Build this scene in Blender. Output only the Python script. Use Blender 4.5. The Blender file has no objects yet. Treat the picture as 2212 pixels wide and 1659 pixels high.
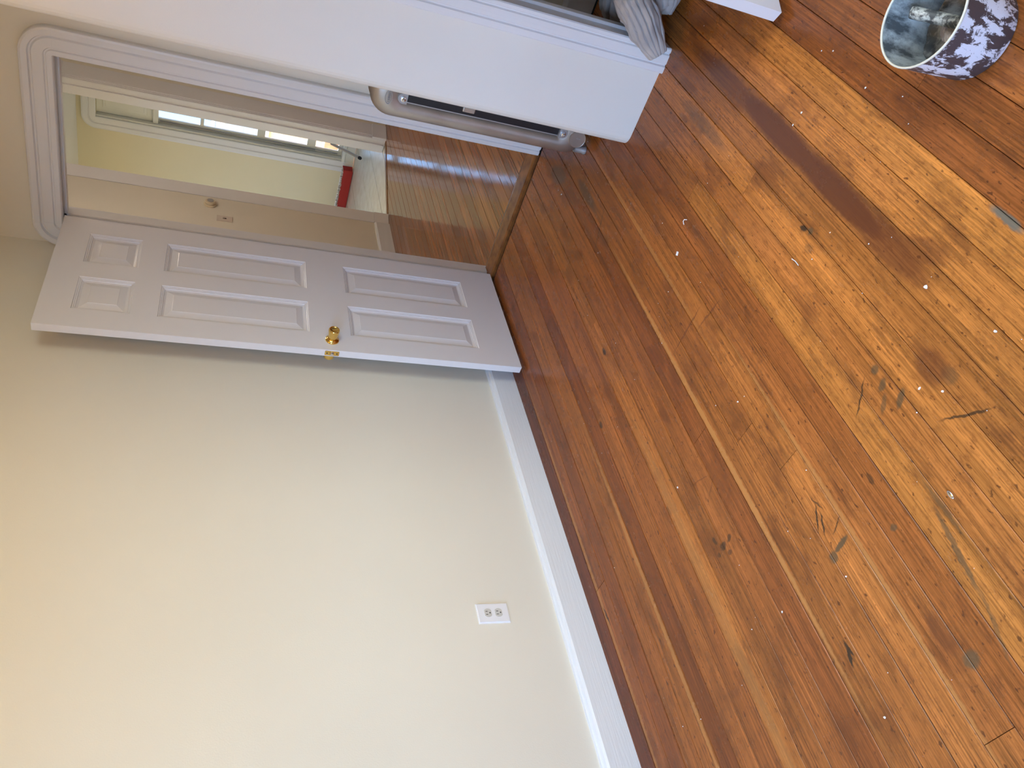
import bpy, bmesh, math, random
from mathutils import Vector, Matrix, noise

random.seed(7)
SC = bpy.context.scene
COL = SC.collection
R = math.radians

# ------------------------------------------------------------------ camera
cam_d = bpy.data.cameras.new('camera')
cam_d.sensor_fit = 'HORIZONTAL'
cam_d.sensor_width = 36.0
cam_d.lens = 1660.35 / 2212 * 36.0
cam_d.clip_start = 0.02
cam = bpy.data.objects.new('camera', cam_d)
COL.objects.link(cam)
cam.location = (2.345, -3.26, 1.42)
cam.rotation_mode = 'XYZ'
cam.rotation_euler = (0.197182583, 1.17588359, -0.617404594)
SC.camera = cam

# ------------------------------------------------------------------ world, daylight, exposure
SKY_STRENGTH = 2.9
world = bpy.data.worlds.new('sky')
SC.world = world
world.use_nodes = True
wn = world.node_tree.nodes
wl = world.node_tree.links
wn.clear()
w_out = wn.new('ShaderNodeOutputWorld')
w_bg = wn.new('ShaderNodeBackground')
w_ramp = wn.new('ShaderNodeValToRGB')
w_sep = wn.new('ShaderNodeSeparateXYZ')
w_tc = wn.new('ShaderNodeTexCoord')
w_map = wn.new('ShaderNodeMapRange')
w_map.inputs['From Min'].default_value = -1.0
w_ramp.color_ramp.elements[0].position = 0.485
w_ramp.color_ramp.elements[0].color = (0.10, 0.085, 0.07, 1)
w_ramp.color_ramp.elements[1].position = 0.80
w_ramp.color_ramp.elements[1].color = (0.27, 0.52, 1.0, 1)
w_el = w_ramp.color_ramp.elements.new(0.50)
w_el.color = (0.34, 0.62, 1.0, 1)
wl.new(w_tc.outputs['Generated'], w_sep.inputs[0])
wl.new(w_sep.outputs['Z'], w_map.inputs['Value'])
wl.new(w_map.outputs[0], w_ramp.inputs[0])
wl.new(w_ramp.outputs[0], w_bg.inputs[0])
w_bg.inputs[1].default_value = SKY_STRENGTH
wl.new(w_bg.outputs[0], w_out.inputs[0])


def area_light(name, loc, direction, sx, sy, power, color):
    d = bpy.data.lights.new(name, 'AREA')
    d.shape = 'RECTANGLE'
    d.size, d.size_y = sx, sy
    d.energy = power
    d.color = color
    o = bpy.data.objects.new(name, d)
    COL.objects.link(o)
    o.location = loc
    o.rotation_euler = Vector(direction).to_track_quat('-Z', 'Z').to_euler()
    return o


# bright sky seen from the room windows: light falls downwards through the openings
area_light('window_daylight', (1.4, -6.6, 3.7), (0, 1, -0.32), 4.6, 3.2, 1220, (0.41, 0.62, 1.0))
area_light('window_daylight.001', (4.5, -1.9, 2.5), (-1, 0, -0.28), 3.4, 2.6, 195, (1.0, 0.97, 0.72))
area_light('window_daylight.002', (-5.0, 5.6, 3.2), (1, -0.55, -0.35), 3.0, 2.6, 560, (1.0, 0.94, 0.74))  # fill light added out of view to brighten the sunroom
sun_d = bpy.data.lights.new('sun', 'SUN')
sun_d.energy = 25.0
sun_d.angle = R(0.6)
sun_d.color = (1.0, 0.93, 0.82)
sun = bpy.data.objects.new('sun', sun_d)
COL.objects.link(sun)
sun.rotation_euler = Vector((0.62, -1.0, -1.15)).to_track_quat('-Z', 'Y').to_euler()

LAMP_STRENGTH = 43.0
HALL_LAMP_STRENGTH = 105.0

SC.view_settings.view_transform = 'Standard'
SC.view_settings.look = 'None'
SC.view_settings.gamma = 1.0
SC.view_settings.exposure = 0.0
SC.view_settings.use_curve_mapping = False

# ------------------------------------------------------------------ helpers


def T(o, label, cat, group=None, kind=None):
    o['label'] = label
    o['category'] = cat
    if group:
        o['group'] = group
    if kind:
        o['kind'] = kind
    return o


def empty(name, loc=(0, 0, 0), parent=None):
    o = bpy.data.objects.new(name, None)
    o.empty_display_size = 0.05
    COL.objects.link(o)
    o.location = loc
    if parent:
        o.parent = parent
    return o


def obj(name, bm, mat, parent=None, smooth=False, loc=None, auto=None):
    """link a bmesh as ONE mesh object; with a parent, the mesh stays in world coordinates"""
    bmesh.ops.recalc_face_normals(bm, faces=bm.faces)
    me = bpy.data.meshes.new(name)
    bm.to_mesh(me)
    bm.free()
    me.materials.append(mat)
    if smooth:
        for f in me.polygons:
            f.use_smooth = True
        if auto:
            lim = R(auto)
            me.update()
            b2 = bmesh.new()
            b2.from_mesh(me)
            for e in b2.edges:
                if len(e.link_faces) == 2 and e.calc_face_angle(0) > lim:
                    e.smooth = False
            b2.to_mesh(me)
            b2.free()
    o = bpy.data.objects.new(name, me)
    COL.objects.link(o)
    if parent is not None:
        o.parent = parent
        o.matrix_parent_inverse = world_matrix(parent).inverted()
    if loc is not None:
        o.location = loc
    return o


def world_matrix(o):
    m = Matrix.LocRotScale(o.location, o.rotation_euler, o.scale)
    if o.parent:
        m = world_matrix(o.parent) @ o.matrix_parent_inverse @ m
    return m


def box(bm, x0, x1, y0, y1, z0, z1, M=None):
    vs = [Vector((x, y, z)) for x in (x0, x1) for y in (y0, y1) for z in (z0, z1)]
    if M:
        vs = [M @ v for v in vs]
    v = [bm.verts.new(p) for p in vs]
    for f in ((0, 1, 3, 2), (4, 6, 7, 5), (0, 4, 5, 1), (2, 3, 7, 6), (0, 2, 6, 4), (1, 5, 7, 3)):
        bm.faces.new([v[i] for i in f])


def bevel_box(bm, x0, x1, y0, y1, z0, z1, r=0.003, seg=2, M=None):
    b2 = bmesh.new()
    box(b2, x0, x1, y0, y1, z0, z1)
    bmesh.ops.bevel(b2, geom=list(b2.edges), offset=r, segments=seg, profile=0.5, affect='EDGES')
    merge(bm, b2, M)


def merge(bm, b2, M=None):
    mp = {}
    for v in b2.verts:
        mp[v] = bm.verts.new(M @ v.co if M else v.co)
    for f in b2.faces:
        try:
            bm.faces.new([mp[v] for v in f.verts])
        except ValueError:
            pass
    b2.free()


def loft(bm, rings, close_ring=True, cap0=False, cap1=False, close_path=False):
    vr = [[bm.verts.new(p) for p in r] for r in rings]
    n = len(vr[0])
    k = len(vr)
    for i in range(k if close_path else k - 1):
        a, b = vr[i], vr[(i + 1) % k]
        for j in range(n if close_ring else n - 1):
            j2 = (j + 1) % n
            bm.faces.new((a[j], a[j2], b[j2], b[j]))
    if cap0:
        bm.faces.new(list(reversed(vr[0])))
    if cap1:
        bm.faces.new(vr[-1])
    return vr


def lathe(bm, prof, M, seg=24, cap=True):
    """prof: list of (r, h) about local Z"""
    rings = []
    for r, h in prof:
        rings.append([M @ Vector((max(r, 1e-5) * math.cos(2 * math.pi * i / seg), max(r, 1e-5) * math.sin(2 * math.pi * i / seg), h)) for i in range(seg)])
    loft(bm, rings, True, cap, cap)


def axis_matrix(p, d):
    q = Vector(d).normalized().to_track_quat('Z', 'Y')
    return Matrix.Translation(Vector(p)) @ q.to_matrix().to_4x4()


def tube(bm, pts, r, seg=10, cap=True):
    pts = [Vector(p) for p in pts]
    rings = []
    ref = None
    for i, p in enumerate(pts):
        d = (pts[min(i + 1, len(pts) - 1)] - pts[max(i - 1, 0)]).normalized()
        if ref is None:
            ref = Vector((0, 0, 1)) if abs(d.z) < 0.9 else Vector((1, 0, 0))
        s = d.cross(ref).normalized()
        u = s.cross(d).normalized()
        ref = u
        rr = r[i] if isinstance(r, (list, tuple)) else r
        rings.append([p + (s * math.cos(2 * math.pi * k / seg) + u * math.sin(2 * math.pi * k / seg)) * rr for k in range(seg)])
    loft(bm, rings, True, cap, cap)


def extrude_profile(bm, prof, fn0, fn1):
    """prof 2D list -> two end rings through functions -> closed prism"""
    loft(bm, [[fn0(a, b) for a, b in prof], [fn1(a, b) for a, b in prof]], True, True, True)


# ------------------------------------------------------------------ materials
MATS = {}


def new_mat(name):
    m = bpy.data.materials.new(name)
    m.use_nodes = True
    nt = m.node_tree
    nt.nodes.clear()
    out = nt.nodes.new('ShaderNodeOutputMaterial')
    b = nt.nodes.new('ShaderNodeBsdfPrincipled')
    nt.links.new(b.outputs[0], out.inputs[0])
    MATS[name] = m
    return m, nt, b


def N(nt, kind, **kw):
    n = nt.nodes.new('ShaderNode' + kind)
    for k, v in kw.items():
        setattr(n, k, v)
    return n


def link(nt, a, b):
    nt.links.new(a, b)


def paint(name, color, rough=0.5, bump=0.15, scale=220, vary=0.03, spec=0.5, low=None):
    """painted surface: faint roller texture, tiny tone variation"""
    m, nt, b = new_mat(name)
    tc = N(nt, 'NewGeometry')
    n1 = N(nt, 'TexNoise')
    n1.inputs['Scale'].default_value = scale
    n1.inputs['Detail'].default_value = 2
    n2 = N(nt, 'TexNoise')
    n2.inputs['Scale'].default_value = 2.3
    n2.inputs['Detail'].default_value = 3
    link(nt, tc.outputs['Position'], n1.inputs['Vector'])
    link(nt, tc.outputs['Position'], n2.inputs['Vector'])
    mix = N(nt, 'Mix', data_type='RGBA')
    mix.inputs[6].default_value = (*[c * (1 - vary) for c in color], 1)
    mix.inputs[7].default_value = (*[min(1, c * (1 + vary)) for c in color], 1)
    link(nt, n2.outputs[0], mix.inputs[0])
    link(nt, mix.outputs[2], b.inputs['Base Color'])
    b.inputs['Roughness'].default_value = rough
    b.inputs['Specular IOR Level'].default_value = spec
    bp = N(nt, 'Bump')
    bp.inputs['Strength'].default_value = bump
    bp.inputs['Distance'].default_value = 0.002
    link(nt, n1.outputs[0], bp.inputs['Height'])
    link(nt, bp.outputs[0], b.inputs['Normal'])
    return m


def brushed_paint(name, color, rough=0.35, axis_scale=(60, 60, 3), bump=0.25):
    """glossy trim paint with brush strokes along one axis"""
    m, nt, b = new_mat(name)
    g = N(nt, 'NewGeometry')
    mp = N(nt, 'Mapping')
    mp.inputs['Scale'].default_value = axis_scale
    n1 = N(nt, 'TexNoise')
    n1.inputs['Scale'].default_value = 3
    n1.inputs['Detail'].default_value = 3
    link(nt, g.outputs['Position'], mp.inputs[0])
    link(nt, mp.outputs[0], n1.inputs['Vector'])
    b.inputs['Base Color'].default_value = (*color, 1)
    b.inputs['Roughness'].default_value = rough
    bp = N(nt, 'Bump')
    bp.inputs['Strength'].default_value = bump
    bp.inputs['Distance'].default_value = 0.002
    link(nt, n1.outputs[0], bp.inputs['Height'])
    link(nt, bp.outputs[0], b.inputs['Normal'])
    return m


def plain(name, color, rough=0.5, metal=0.0, spec=0.5, noise_amt=0.0, nscale=30, color2=None, bump=0.0):
    m, nt, b = new_mat(name)
    b.inputs['Base Color'].default_value = (*color, 1)
    b.inputs['Roughness'].default_value = rough
    b.inputs['Metallic'].default_value = metal
    b.inputs['Specular IOR Level'].default_value = spec
    if color2 is not None or bump:
        g = N(nt, 'NewGeometry')
        n1 = N(nt, 'TexNoise')
        n1.inputs['Scale'].default_value = nscale
        n1.inputs['Detail'].default_value = 5
        link(nt, g.outputs['Position'], n1.inputs['Vector'])
        if color2 is not None:
            rp = N(nt, 'ValToRGB')
            rp.color_ramp.elements[0].position = 0.5 - noise_amt
            rp.color_ramp.elements[1].position = 0.5 + noise_amt
            rp.color_ramp.elements[0].color = (*color, 1)
            rp.color_ramp.elements[1].color = (*color2, 1)
            link(nt, n1.outputs[0], rp.inputs[0])
            link(nt, rp.outputs[0], b.inputs['Base Color'])
        if bump:
            bp = N(nt, 'Bump')
            bp.inputs['Strength'].default_value = bump
            bp.inputs['Distance'].default_value = 0.003
            link(nt, n1.outputs[0], bp.inputs['Height'])
            link(nt, bp.outputs[0], b.inputs['Normal'])
    return m


def emission(name, color, strength):
    m = bpy.data.materials.new(name)
    m.use_nodes = True
    nt = m.node_tree
    nt.nodes.clear()
    out = nt.nodes.new('ShaderNodeOutputMaterial')
    e = nt.nodes.new('ShaderNodeEmission')
    e.inputs[0].default_value = (*color, 1)
    e.inputs[1].default_value = strength
    nt.links.new(e.outputs[0], out.inputs[0])
    return m


M_WALL = paint('cream_wall_paint', (0.79, 0.75, 0.645), rough=0.45, bump=0.12)
M_WALL_PALE = paint('pale_wall_paint', (0.78, 0.76, 0.71), rough=0.45, bump=0.12)
M_WALL_SUN = paint('pale_yellow_wall_paint', (0.76, 0.69, 0.49), rough=0.6)
M_CEIL = paint('white_ceiling_paint', (0.80, 0.78, 0.73), rough=0.7)
M_TRIM = brushed_paint('white_trim_paint', (0.78, 0.78, 0.79), rough=0.32)
M_TRIM_H = brushed_paint('white_trim_paint_level', (0.78, 0.78, 0.79), rough=0.32, axis_scale=(3, 60, 60))
M_TRIM_Y = brushed_paint('white_trim_paint_long', (0.80, 0.82, 0.84), rough=0.35, axis_scale=(60, 3, 60), bump=0.5)
M_DOOR = paint('white_door_paint', (0.80, 0.79, 0.81), rough=0.28, bump=0.05, vary=0.015)
M_CEIL_EXT = plain('dark_underfloor', (0.012, 0.009, 0.007), rough=0.9)
M_BRASS = plain('polished_brass', (0.83, 0.56, 0.16), rough=0.12, metal=1.0)
M_STEEL = plain('worn_steel', (0.62, 0.60, 0.58), rough=0.35, metal=1.0)
M_SILVER = plain('silver_radiator_paint', (0.50, 0.46, 0.41), rough=0.36, metal=0.75, color2=(0.38, 0.34, 0.30), noise_amt=0.25, nscale=9, bump=0.15)
M_SLOT_DARK = plain('black_iron', (0.012, 0.013, 0.017), rough=0.35)  # darkness of the hollow radiator slot put into the colour
M_WASHER = plain('galvanised_washer', (0.42, 0.42, 0.43), rough=0.45, metal=0.6)
M_PLASTIC = plain('white_plastic', (0.84, 0.84, 0.86), rough=0.3)
M_PLASTIC_GREY = plain('grey_white_plastic', (0.62, 0.60, 0.55), rough=0.4)
M_DARK = plain('dark_slot', (0.02, 0.018, 0.015), rough=0.7)
M_CHROME = plain('chrome', (0.75, 0.75, 0.76), rough=0.18, metal=1.0)

# ---- wood floor --------------------------------------------------------------
# worn spots and stains with a shape of their own: (x, y, half-x, half-y, turn, strength)
STAINS = []
SCR = []
STREAKS = []


def wood_mat(name, stains=(), streaks=(), gloss=0.22, wear=True, base=1.0, spec=0.31):
    m, nt, b = new_mat(name)
    oi = N(nt, 'ObjectInfo')
    g = N(nt, 'NewGeometry')
    off = N(nt, 'VectorMath', operation='SCALE')
    cmb = N(nt, 'CombineXYZ')
    link(nt, oi.outputs['Random'], cmb.inputs[0])
    link(nt, oi.outputs['Random'], cmb.inputs[1])
    link(nt, cmb.outputs[0], off.inputs[0])
    off.inputs['Scale'].default_value = 37.0
    add = N(nt, 'VectorMath', operation='ADD')
    link(nt, g.outputs['Position'], add.inputs[0])
    link(nt, off.outputs[0], add.inputs[1])
    # grain: fine long lines
    mp = N(nt, 'Mapping')
    mp.inputs['Scale'].default_value = (240, 2.6, 40)
    link(nt, add.outputs[0], mp.inputs[0])
    grain = N(nt, 'TexNoise')
    grain.inputs['Scale'].default_value = 1.0
    grain.inputs['Detail'].default_value = 4
    grain.inputs['Distortion'].default_value = 0.3
    link(nt, mp.outputs[0], grain.inputs['Vector'])
    # broad figure
    mp2 = N(nt, 'Mapping')
    mp2.inputs['Scale'].default_value = (26, 0.9, 10)
    link(nt, add.outputs[0], mp2.inputs[0])
    fig = N(nt, 'TexNoise')
    fig.inputs['Scale'].default_value = 1.0
    fig.inputs['Detail'].default_value = 3
    link(nt, mp2.outputs[0], fig.inputs['Vector'])
    # blotchy old finish
    blot = N(nt, 'TexNoise')
    blot.inputs['Scale'].default_value = 7.0
    blot.inputs['Detail'].default_value = 6
    blot.inputs['Roughness'].default_value = 0.65
    mpb = N(nt, 'Mapping')
    mpb.inputs['Scale'].default_value = (1.7, 0.7, 1)
    link(nt, g.outputs['Position'], mpb.inputs[0])
    link(nt, mpb.outputs[0], blot.inputs['Vector'])
    hsv = N(nt, 'HueSaturation')
    link(nt, oi.outputs['Color'], hsv.inputs['Color'])
    mr = N(nt, 'MapRange')
    mr.inputs['From Min'].default_value = 0.28
    mr.inputs['From Max'].default_value = 0.72
    mr.inputs['To Min'].default_value = 0.56 * base
    mr.inputs['To Max'].default_value = 1.42 * base
    link(nt, grain.outputs[0], mr.inputs['Value'])
    mr2 = N(nt, 'MapRange')
    mr2.inputs['From Min'].default_value = 0.3
    mr2.inputs['From Max'].default_value = 0.7
    mr2.inputs['To Min'].default_value = 0.80 if wear else 0.90
    mr2.inputs['To Max'].default_value = 1.20 if wear else 1.10
    link(nt, fig.outputs[0], mr2.inputs['Value'])
    mul = N(nt, 'Math', operation='MULTIPLY')
    link(nt, mr.outputs[0], mul.inputs[0])
    link(nt, mr2.outputs[0], mul.inputs[1])
    link(nt, mul.outputs[0], hsv.inputs['Value'])
    col = hsv.outputs[0]

    def mixcol(fac, c, rgb, mode='MIX'):
        mx = N(nt, 'Mix', data_type='RGBA', blend_type=mode)
        link(nt, fac, mx.inputs[0])
        link(nt, c, mx.inputs[6])
        mx.inputs[7].default_value = (*rgb, 1)
        return mx.outputs[2]

    if wear:
        # golden worn traffic patch in the middle of the room, reddish varnish left at the edges
        vd = N(nt, 'VectorMath', operation='DISTANCE')
        mpw = N(nt, 'Mapping')
        mpw.inputs['Scale'].default_value = (1.0, 0.8, 0)
        link(nt, g.outputs['Position'], mpw.inputs[0])
        link(nt, mpw.outputs[0], vd.inputs[0])
        vd.inputs[1].default_value = (1.65, -2.15 * 0.8, 0)
        a2 = N(nt, 'Math', operation='MULTIPLY_ADD')
        link(nt, blot.outputs[0], a2.inputs[0])
        a2.inputs[1].default_value = 0.9
        link(nt, vd.outputs['Value'], a2.inputs[2])
        w = N(nt, 'MapRange', interpolation_type='SMOOTHSTEP')
        w.inputs['From Min'].default_value = 0.62
        w.inputs['From Max'].default_value = 1.7
        w.inputs['To Min'].default_value = 0.0
        w.inputs['To Max'].default_value = 1.0
        link(nt, a2.outputs[0], w.inputs['Value'])
        wearmap = w.outputs[0]
        mx = N(nt, 'Mix', data_type='RGBA', blend_type='MULTIPLY')
        link(nt, wearmap, mx.inputs[0])
        link(nt, col, mx.inputs[6])
        mx.inputs[7].default_value = (0.72, 0.63, 0.60, 1)
        col = mx.outputs[2]
        # dark varnish blotches
        br = N(nt, 'MapRange', interpolation_type='SMOOTHSTEP')
        br.inputs['From Min'].default_value = 0.50
        br.inputs['From Max'].default_value = 0.68
        br.inputs['To Max'].default_value = 0.48
        link(nt, blot.outputs[0], br.inputs['Value'])
        col = mixcol(br.outputs[0], col, (0.10, 0.030, 0.010))
        # dings and specks
        sp = N(nt, 'TexNoise')
        sp.inputs['Scale'].default_value = 55
        sp.inputs['Detail'].default_value = 2
        mps = N(nt, 'Mapping')
        mps.inputs['Scale'].default_value = (1.6, 0.8, 1)
        link(nt, g.outputs['Position'], mps.inputs[0])
        link(nt, mps.outputs[0], sp.inputs['Vector'])
        spr = N(nt, 'MapRange')
        spr.inputs['From Min'].default_value = 0.655
        spr.inputs['From Max'].default_value = 0.72
        spr.inputs['To Max'].default_value = 0.75
        link(nt, sp.outputs[0], spr.inputs['Value'])
        col = mixcol(spr.outputs[0], col, (0.065, 0.022, 0.010))
    # short dark pores along the grain
    pr_ = N(nt, 'TexNoise')
    pr_.inputs['Scale'].default_value = 1.0
    pr_.inputs['Detail'].default_value = 2
    mpp = N(nt, 'Mapping')
    mpp.inputs['Scale'].default_value = (330, 24, 1)
    link(nt, add.outputs[0], mpp.inputs[0])
    link(nt, mpp.outputs[0], pr_.inputs['Vector'])
    prr = N(nt, 'MapRange')
    prr.inputs['From Min'].default_value = 0.56
    prr.inputs['From Max'].default_value = 0.72
    prr.inputs['To Max'].default_value = 0.62
    link(nt, pr_.outputs[0], prr.inputs['Value'])
    if wear:
        col = mixcol(prr.outputs[0], col, (0.085, 0.028, 0.009))
    if wear:
        # mottled wear, patchy
        mo = N(nt, 'TexNoise')
        mo.inputs['Scale'].default_value = 38
        mo.inputs['Detail'].default_value = 6
        mo.inputs['Roughness'].default_value = 0.75
        mpm = N(nt, 'Mapping')
        mpm.inputs['Scale'].default_value = (1.5, 0.55, 1)
        link(nt, g.outputs['Position'], mpm.inputs[0])
        link(nt, mpm.outputs[0], mo.inputs['Vector'])
        mom = N(nt, 'MapRange', interpolation_type='SMOOTHSTEP')
        mom.inputs['From Min'].default_value = 0.50
        mom.inputs['From Max'].default_value = 0.66
        mom.inputs['To Max'].default_value = 0.45
        link(nt, mo.outputs[0], mom.inputs['Value'])
        col = mixcol(mom.outputs[0], col, (0.15, 0.046, 0.013))
    # distort stain coordinates a little
    wob = N(nt, 'TexNoise')
    wob.inputs['Scale'].default_value = 60
    wob.inputs['Detail'].default_value = 3
    link(nt, g.outputs['Position'], wob.inputs['Vector'])
    wsub = N(nt, 'VectorMath', operation='MULTIPLY_ADD')
    link(nt, wob.outputs['Color'], wsub.inputs[0])
    wsub.inputs[1].default_value = (0.012, 0.012, 0)
    link(nt, g.outputs['Position'], wsub.inputs[2])

    def blob(x, y, hx, hy, turn, soft=0.5):
        # local coordinates scaled to the unit circle
        sb = N(nt, 'VectorMath', operation='SUBTRACT')
        link(nt, wsub.outputs[0], sb.inputs[0])
        sb.inputs[1].default_value = (x + 0.006, y + 0.006, 0)
        rt = N(nt, 'VectorRotate', rotation_type='Z_AXIS')
        link(nt, sb.outputs[0], rt.inputs['Vector'])
        rt.inputs['Angle'].default_value = -turn
        sc = N(nt, 'VectorMath', operation='MULTIPLY')
        link(nt, rt.outputs[0], sc.inputs[0])
        sc.inputs[1].default_value = (1 / hx, 1 / hy, 0)
        ln = N(nt, 'VectorMath', operation='LENGTH')
        link(nt, sc.outputs[0], ln.inputs[0])
        mr_ = N(nt, 'MapRange', interpolation_type='SMOOTHSTEP')
        mr_.inputs['From Min'].default_value = 1.0
        mr_.inputs['From Max'].default_value = 1.0 - soft
        mr_.inputs['To Min'].default_value = 0.0
        mr_.inputs['To Max'].default_value = 1.0
        link(nt, ln.outputs['Value'], mr_.inputs['Value'])
        return mr_.outputs[0]

    groups = {}
    for (x, y, hx, hy, turn, st, rgb) in list(streaks) + list(stains):
        f = blob(x, y, hx, hy, turn)
        k = N(nt, 'Math', operation='MULTIPLY')
        link(nt, f, k.inputs[0])
        k.inputs[1].default_value = st
        if rgb in groups:
            mxm = N(nt, 'Math', operation='MAXIMUM')
            link(nt, groups[rgb], mxm.inputs[0])
            link(nt, k.outputs[0], mxm.inputs[1])
            groups[rgb] = mxm.outputs[0]
        else:
            groups[rgb] = k.outputs[0]
    for rgb, f in groups.items():
        col = mixcol(f, col, rgb)
    link(nt, col, b.inputs['Base Color'])
    # gloss
    rr = N(nt, 'MapRange')
    rr.inputs['From Min'].default_value = 0.3
    rr.inputs['From Max'].default_value = 0.7
    rr.inputs['To Min'].default_value = max(0.03, gloss - 0.06)
    rr.inputs['To Max'].default_value = gloss + (0.12 if wear else 0.06)
    link(nt, blot.outputs[0], rr.inputs['Value'])
    link(nt, rr.outputs[0], b.inputs['Roughness'])
    b.inputs['Specular IOR Level'].default_value = spec
    bp = N(nt, 'Bump')
    bp.inputs['Strength'].default_value = 0.12 if wear else 0.05
    bp.inputs['Distance'].default_value = 0.0015
    link(nt, grain.outputs[0], bp.inputs['Height'])
    bp2 = N(nt, 'Bump')
    bp2.inputs['Strength'].default_value = 0.06 if wear else 0.02
    bp2.inputs['Distance'].default_value = 0.012
    link(nt, fig.outputs[0], bp2.inputs['Height'])
    link(nt, bp.outputs[0], bp2.inputs['Normal'])
    link(nt, bp2.outputs[0], b.inputs['Normal'])
    return m


GREY = (0.095, 0.062, 0.030)
BLACKISH = (0.030, 0.020, 0.012)
DKRED = (0.115, 0.035, 0.014)
HONEY = (0.46, 0.20, 0.055)
STAINS = [
    (0.831, -2.215, 0.018, 0.014, 0.3, 0.75, BLACKISH), (0.808, -2.182, 0.008, 0.020, 0.2, 0.7, BLACKISH), (0.868, -2.212, 0.016, 0.010, 0.6, 0.7, BLACKISH),
    (0.800, -2.225, 0.008, 0.010, 0.0, 0.6, BLACKISH), (0.845, -2.245, 0.012, 0.008, 0.0, 0.6, BLACKISH),
    (1.192, -2.461, 0.040, 0.010, 0.15, 0.9, GREY), (1.155, -2.470, 0.016, 0.020, 0.0, 0.8, GREY),
    (1.540, -2.322, 0.030, 0.012, 0.5, 0.8, GREY), (1.534, -2.226, 0.014, 0.014, 0, 0.75, GREY), (1.526, -2.266, 0.020, 0.012, 0.4, 0.75, GREY), (1.500, -2.300, 0.030, 0.008, 0.6, 0.6, GREY),
    (1.945, -2.235, 0.012, 0.060, 0.0, 0.95, (0.15, 0.135, 0.10)), (1.626, -1.785, 0.010, 0.020, 0.3, 0.9, BLACKISH), (1.634, -1.812, 0.012, 0.012, 0.3, 0.8, GREY), (1.60, -1.84, 0.016, 0.02, 0.0, 0.35, GREY),
    (1.638, -2.325, 0.045, 0.060, 0.0, 0.60, DKRED), (1.655, -2.37, 0.022, 0.030, 0.0, 0.45, GREY),
    (0.713, -1.250, 0.012, 0.024, 0.0, 0.85, BLACKISH), (1.048, -2.662, 0.007, 0.034, -0.35, 0.95, BLACKISH), (1.055, -2.650, 0.005, 0.030, 0.15, 0.9, BLACKISH),
    (1.430, -2.640, 0.009, 0.120, -0.18, 0.70, GREY), (1.462, -2.560, 0.008, 0.090, 0.0, 0.5, GREY), (1.400, -2.79, 0.006, 0.09, -0.3, 0.5, GREY),
    (0.522, -1.453, 0.012, 0.022, 0.0, 0.75, BLACKISH), (1.314, -2.812, 0.026, 0.022, 0.0, 0.75, GREY), (1.29, -2.74, 0.03, 0.06, 0.0, 0.45, DKRED),
    (0.128, -2.024, 0.006, 0.045, 0.1, 0.85, BLACKISH), (1.338, -2.519, 0.012, 0.010, 0, 0.7, GREY), (1.36, -2.40, 0.008, 0.02, 0, 0.6, BLACKISH),
    (1.75, -2.02, 0.050, 0.22, 0.0, 0.75, DKRED), (1.75, -1.80, 0.047, 0.36, 0.0, 0.95, DKRED), (1.75, -1.50, 0.047, 0.36, 0.0, 0.95, DKRED), (1.75, -1.15, 0.044, 0.30, 0.0, 0.7, DKRED), (1.79, -2.12, 0.04, 0.10, 0.4, 0.6, DKRED),
    (1.02, -0.62, 0.03, 0.16, 0.0, 0.65, (0.06, 0.035, 0.02)), (0.93, -0.30, 0.05, 0.12, 0.3, 0.6, (0.06, 0.045, 0.035)), (1.60, -1.15, 0.03, 0.22, 0.0, 0.5, (0.10, 0.06, 0.035)),
    # thin scratches
    (1.172, -2.370, 0.0035, 0.042, -0.55, 0.9, BLACKISH), (1.177, -2.392, 0.0035, 0.036, -0.45, 0.9, BLACKISH), (1.464, -2.243, 0.0035, 0.060, -0.98, 0.8, BLACKISH),
    (1.626, -2.455, 0.07, 0.0045, -0.55, 0.8, BLACKISH), (1.12, -1.596, 0.115, 0.005, 0.02, 0.6, DKRED), (1.22, -1.645, 0.085, 0.005, -0.12, 0.6, DKRED),
    (0.99, -0.833, 0.12, 0.004, 0.42, 0.55, BLACKISH), (1.195, -2.345, 0.003, 0.03, 0.3, 0.7, BLACKISH), (1.21, -2.42, 0.03, 0.003, 0.5, 0.7, BLACKISH),
    (0.90, -2.05, 0.05, 0.003, 0.5, 0.5, DKRED), (0.86, -2.0, 0.06, 0.003, -0.3, 0.5, DKRED), (0.62, -1.72, 0.05, 0.003, 0.2, 0.5, DKRED),
]
STREAKS = [(1.003, -1.9, 0.012, 1.1, 0.0, 0.8, HONEY), (0.418, -2.2, 0.011, 1.0, 0.0, 0.65, HONEY), (0.122, -1.8, 0.012, 1.2, 0.0, 0.55, HONEY), (1.236, -2.4, 0.010, 0.8, 0.0, 0.6, HONEY),
           (0.70, -2.3, 0.028, 0.9, 0.0, 0.35, HONEY), (1.16, -1.1, 0.012, 0.7, 0.0, 0.45, HONEY)]

M_FLOOR = wood_mat('old_pine_floor', STAINS, STREAKS)
M_FLOOR_HALL = wood_mat('hall_pine_floor', (), (), gloss=0.075, wear=False, base=0.82, spec=1.0)
M_SILL_WOOD = plain('worn_threshold_wood', (0.27, 0.105, 0.026), rough=0.25, color2=(0.13, 0.046, 0.013), noise_amt=0.2, nscale=26, bump=0.2)
M_FLOOR_WHITE = plain('worn_white_floor_paint', (0.70, 0.67, 0.57), rough=0.28, color2=(0.56, 0.50, 0.38), noise_amt=0.22, nscale=11, bump=0.1)

# ------------------------------------------------------------------ room shell
H = 2.73


def boxes(name, mat, lst, label, cat='wall', M=None, kind='structure'):
    bm = bmesh.new()
    for b_ in lst:
        box(bm, *b_, M=M)
    o = obj(name, bm, mat)
    return T(o, label, cat, kind=kind)


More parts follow.
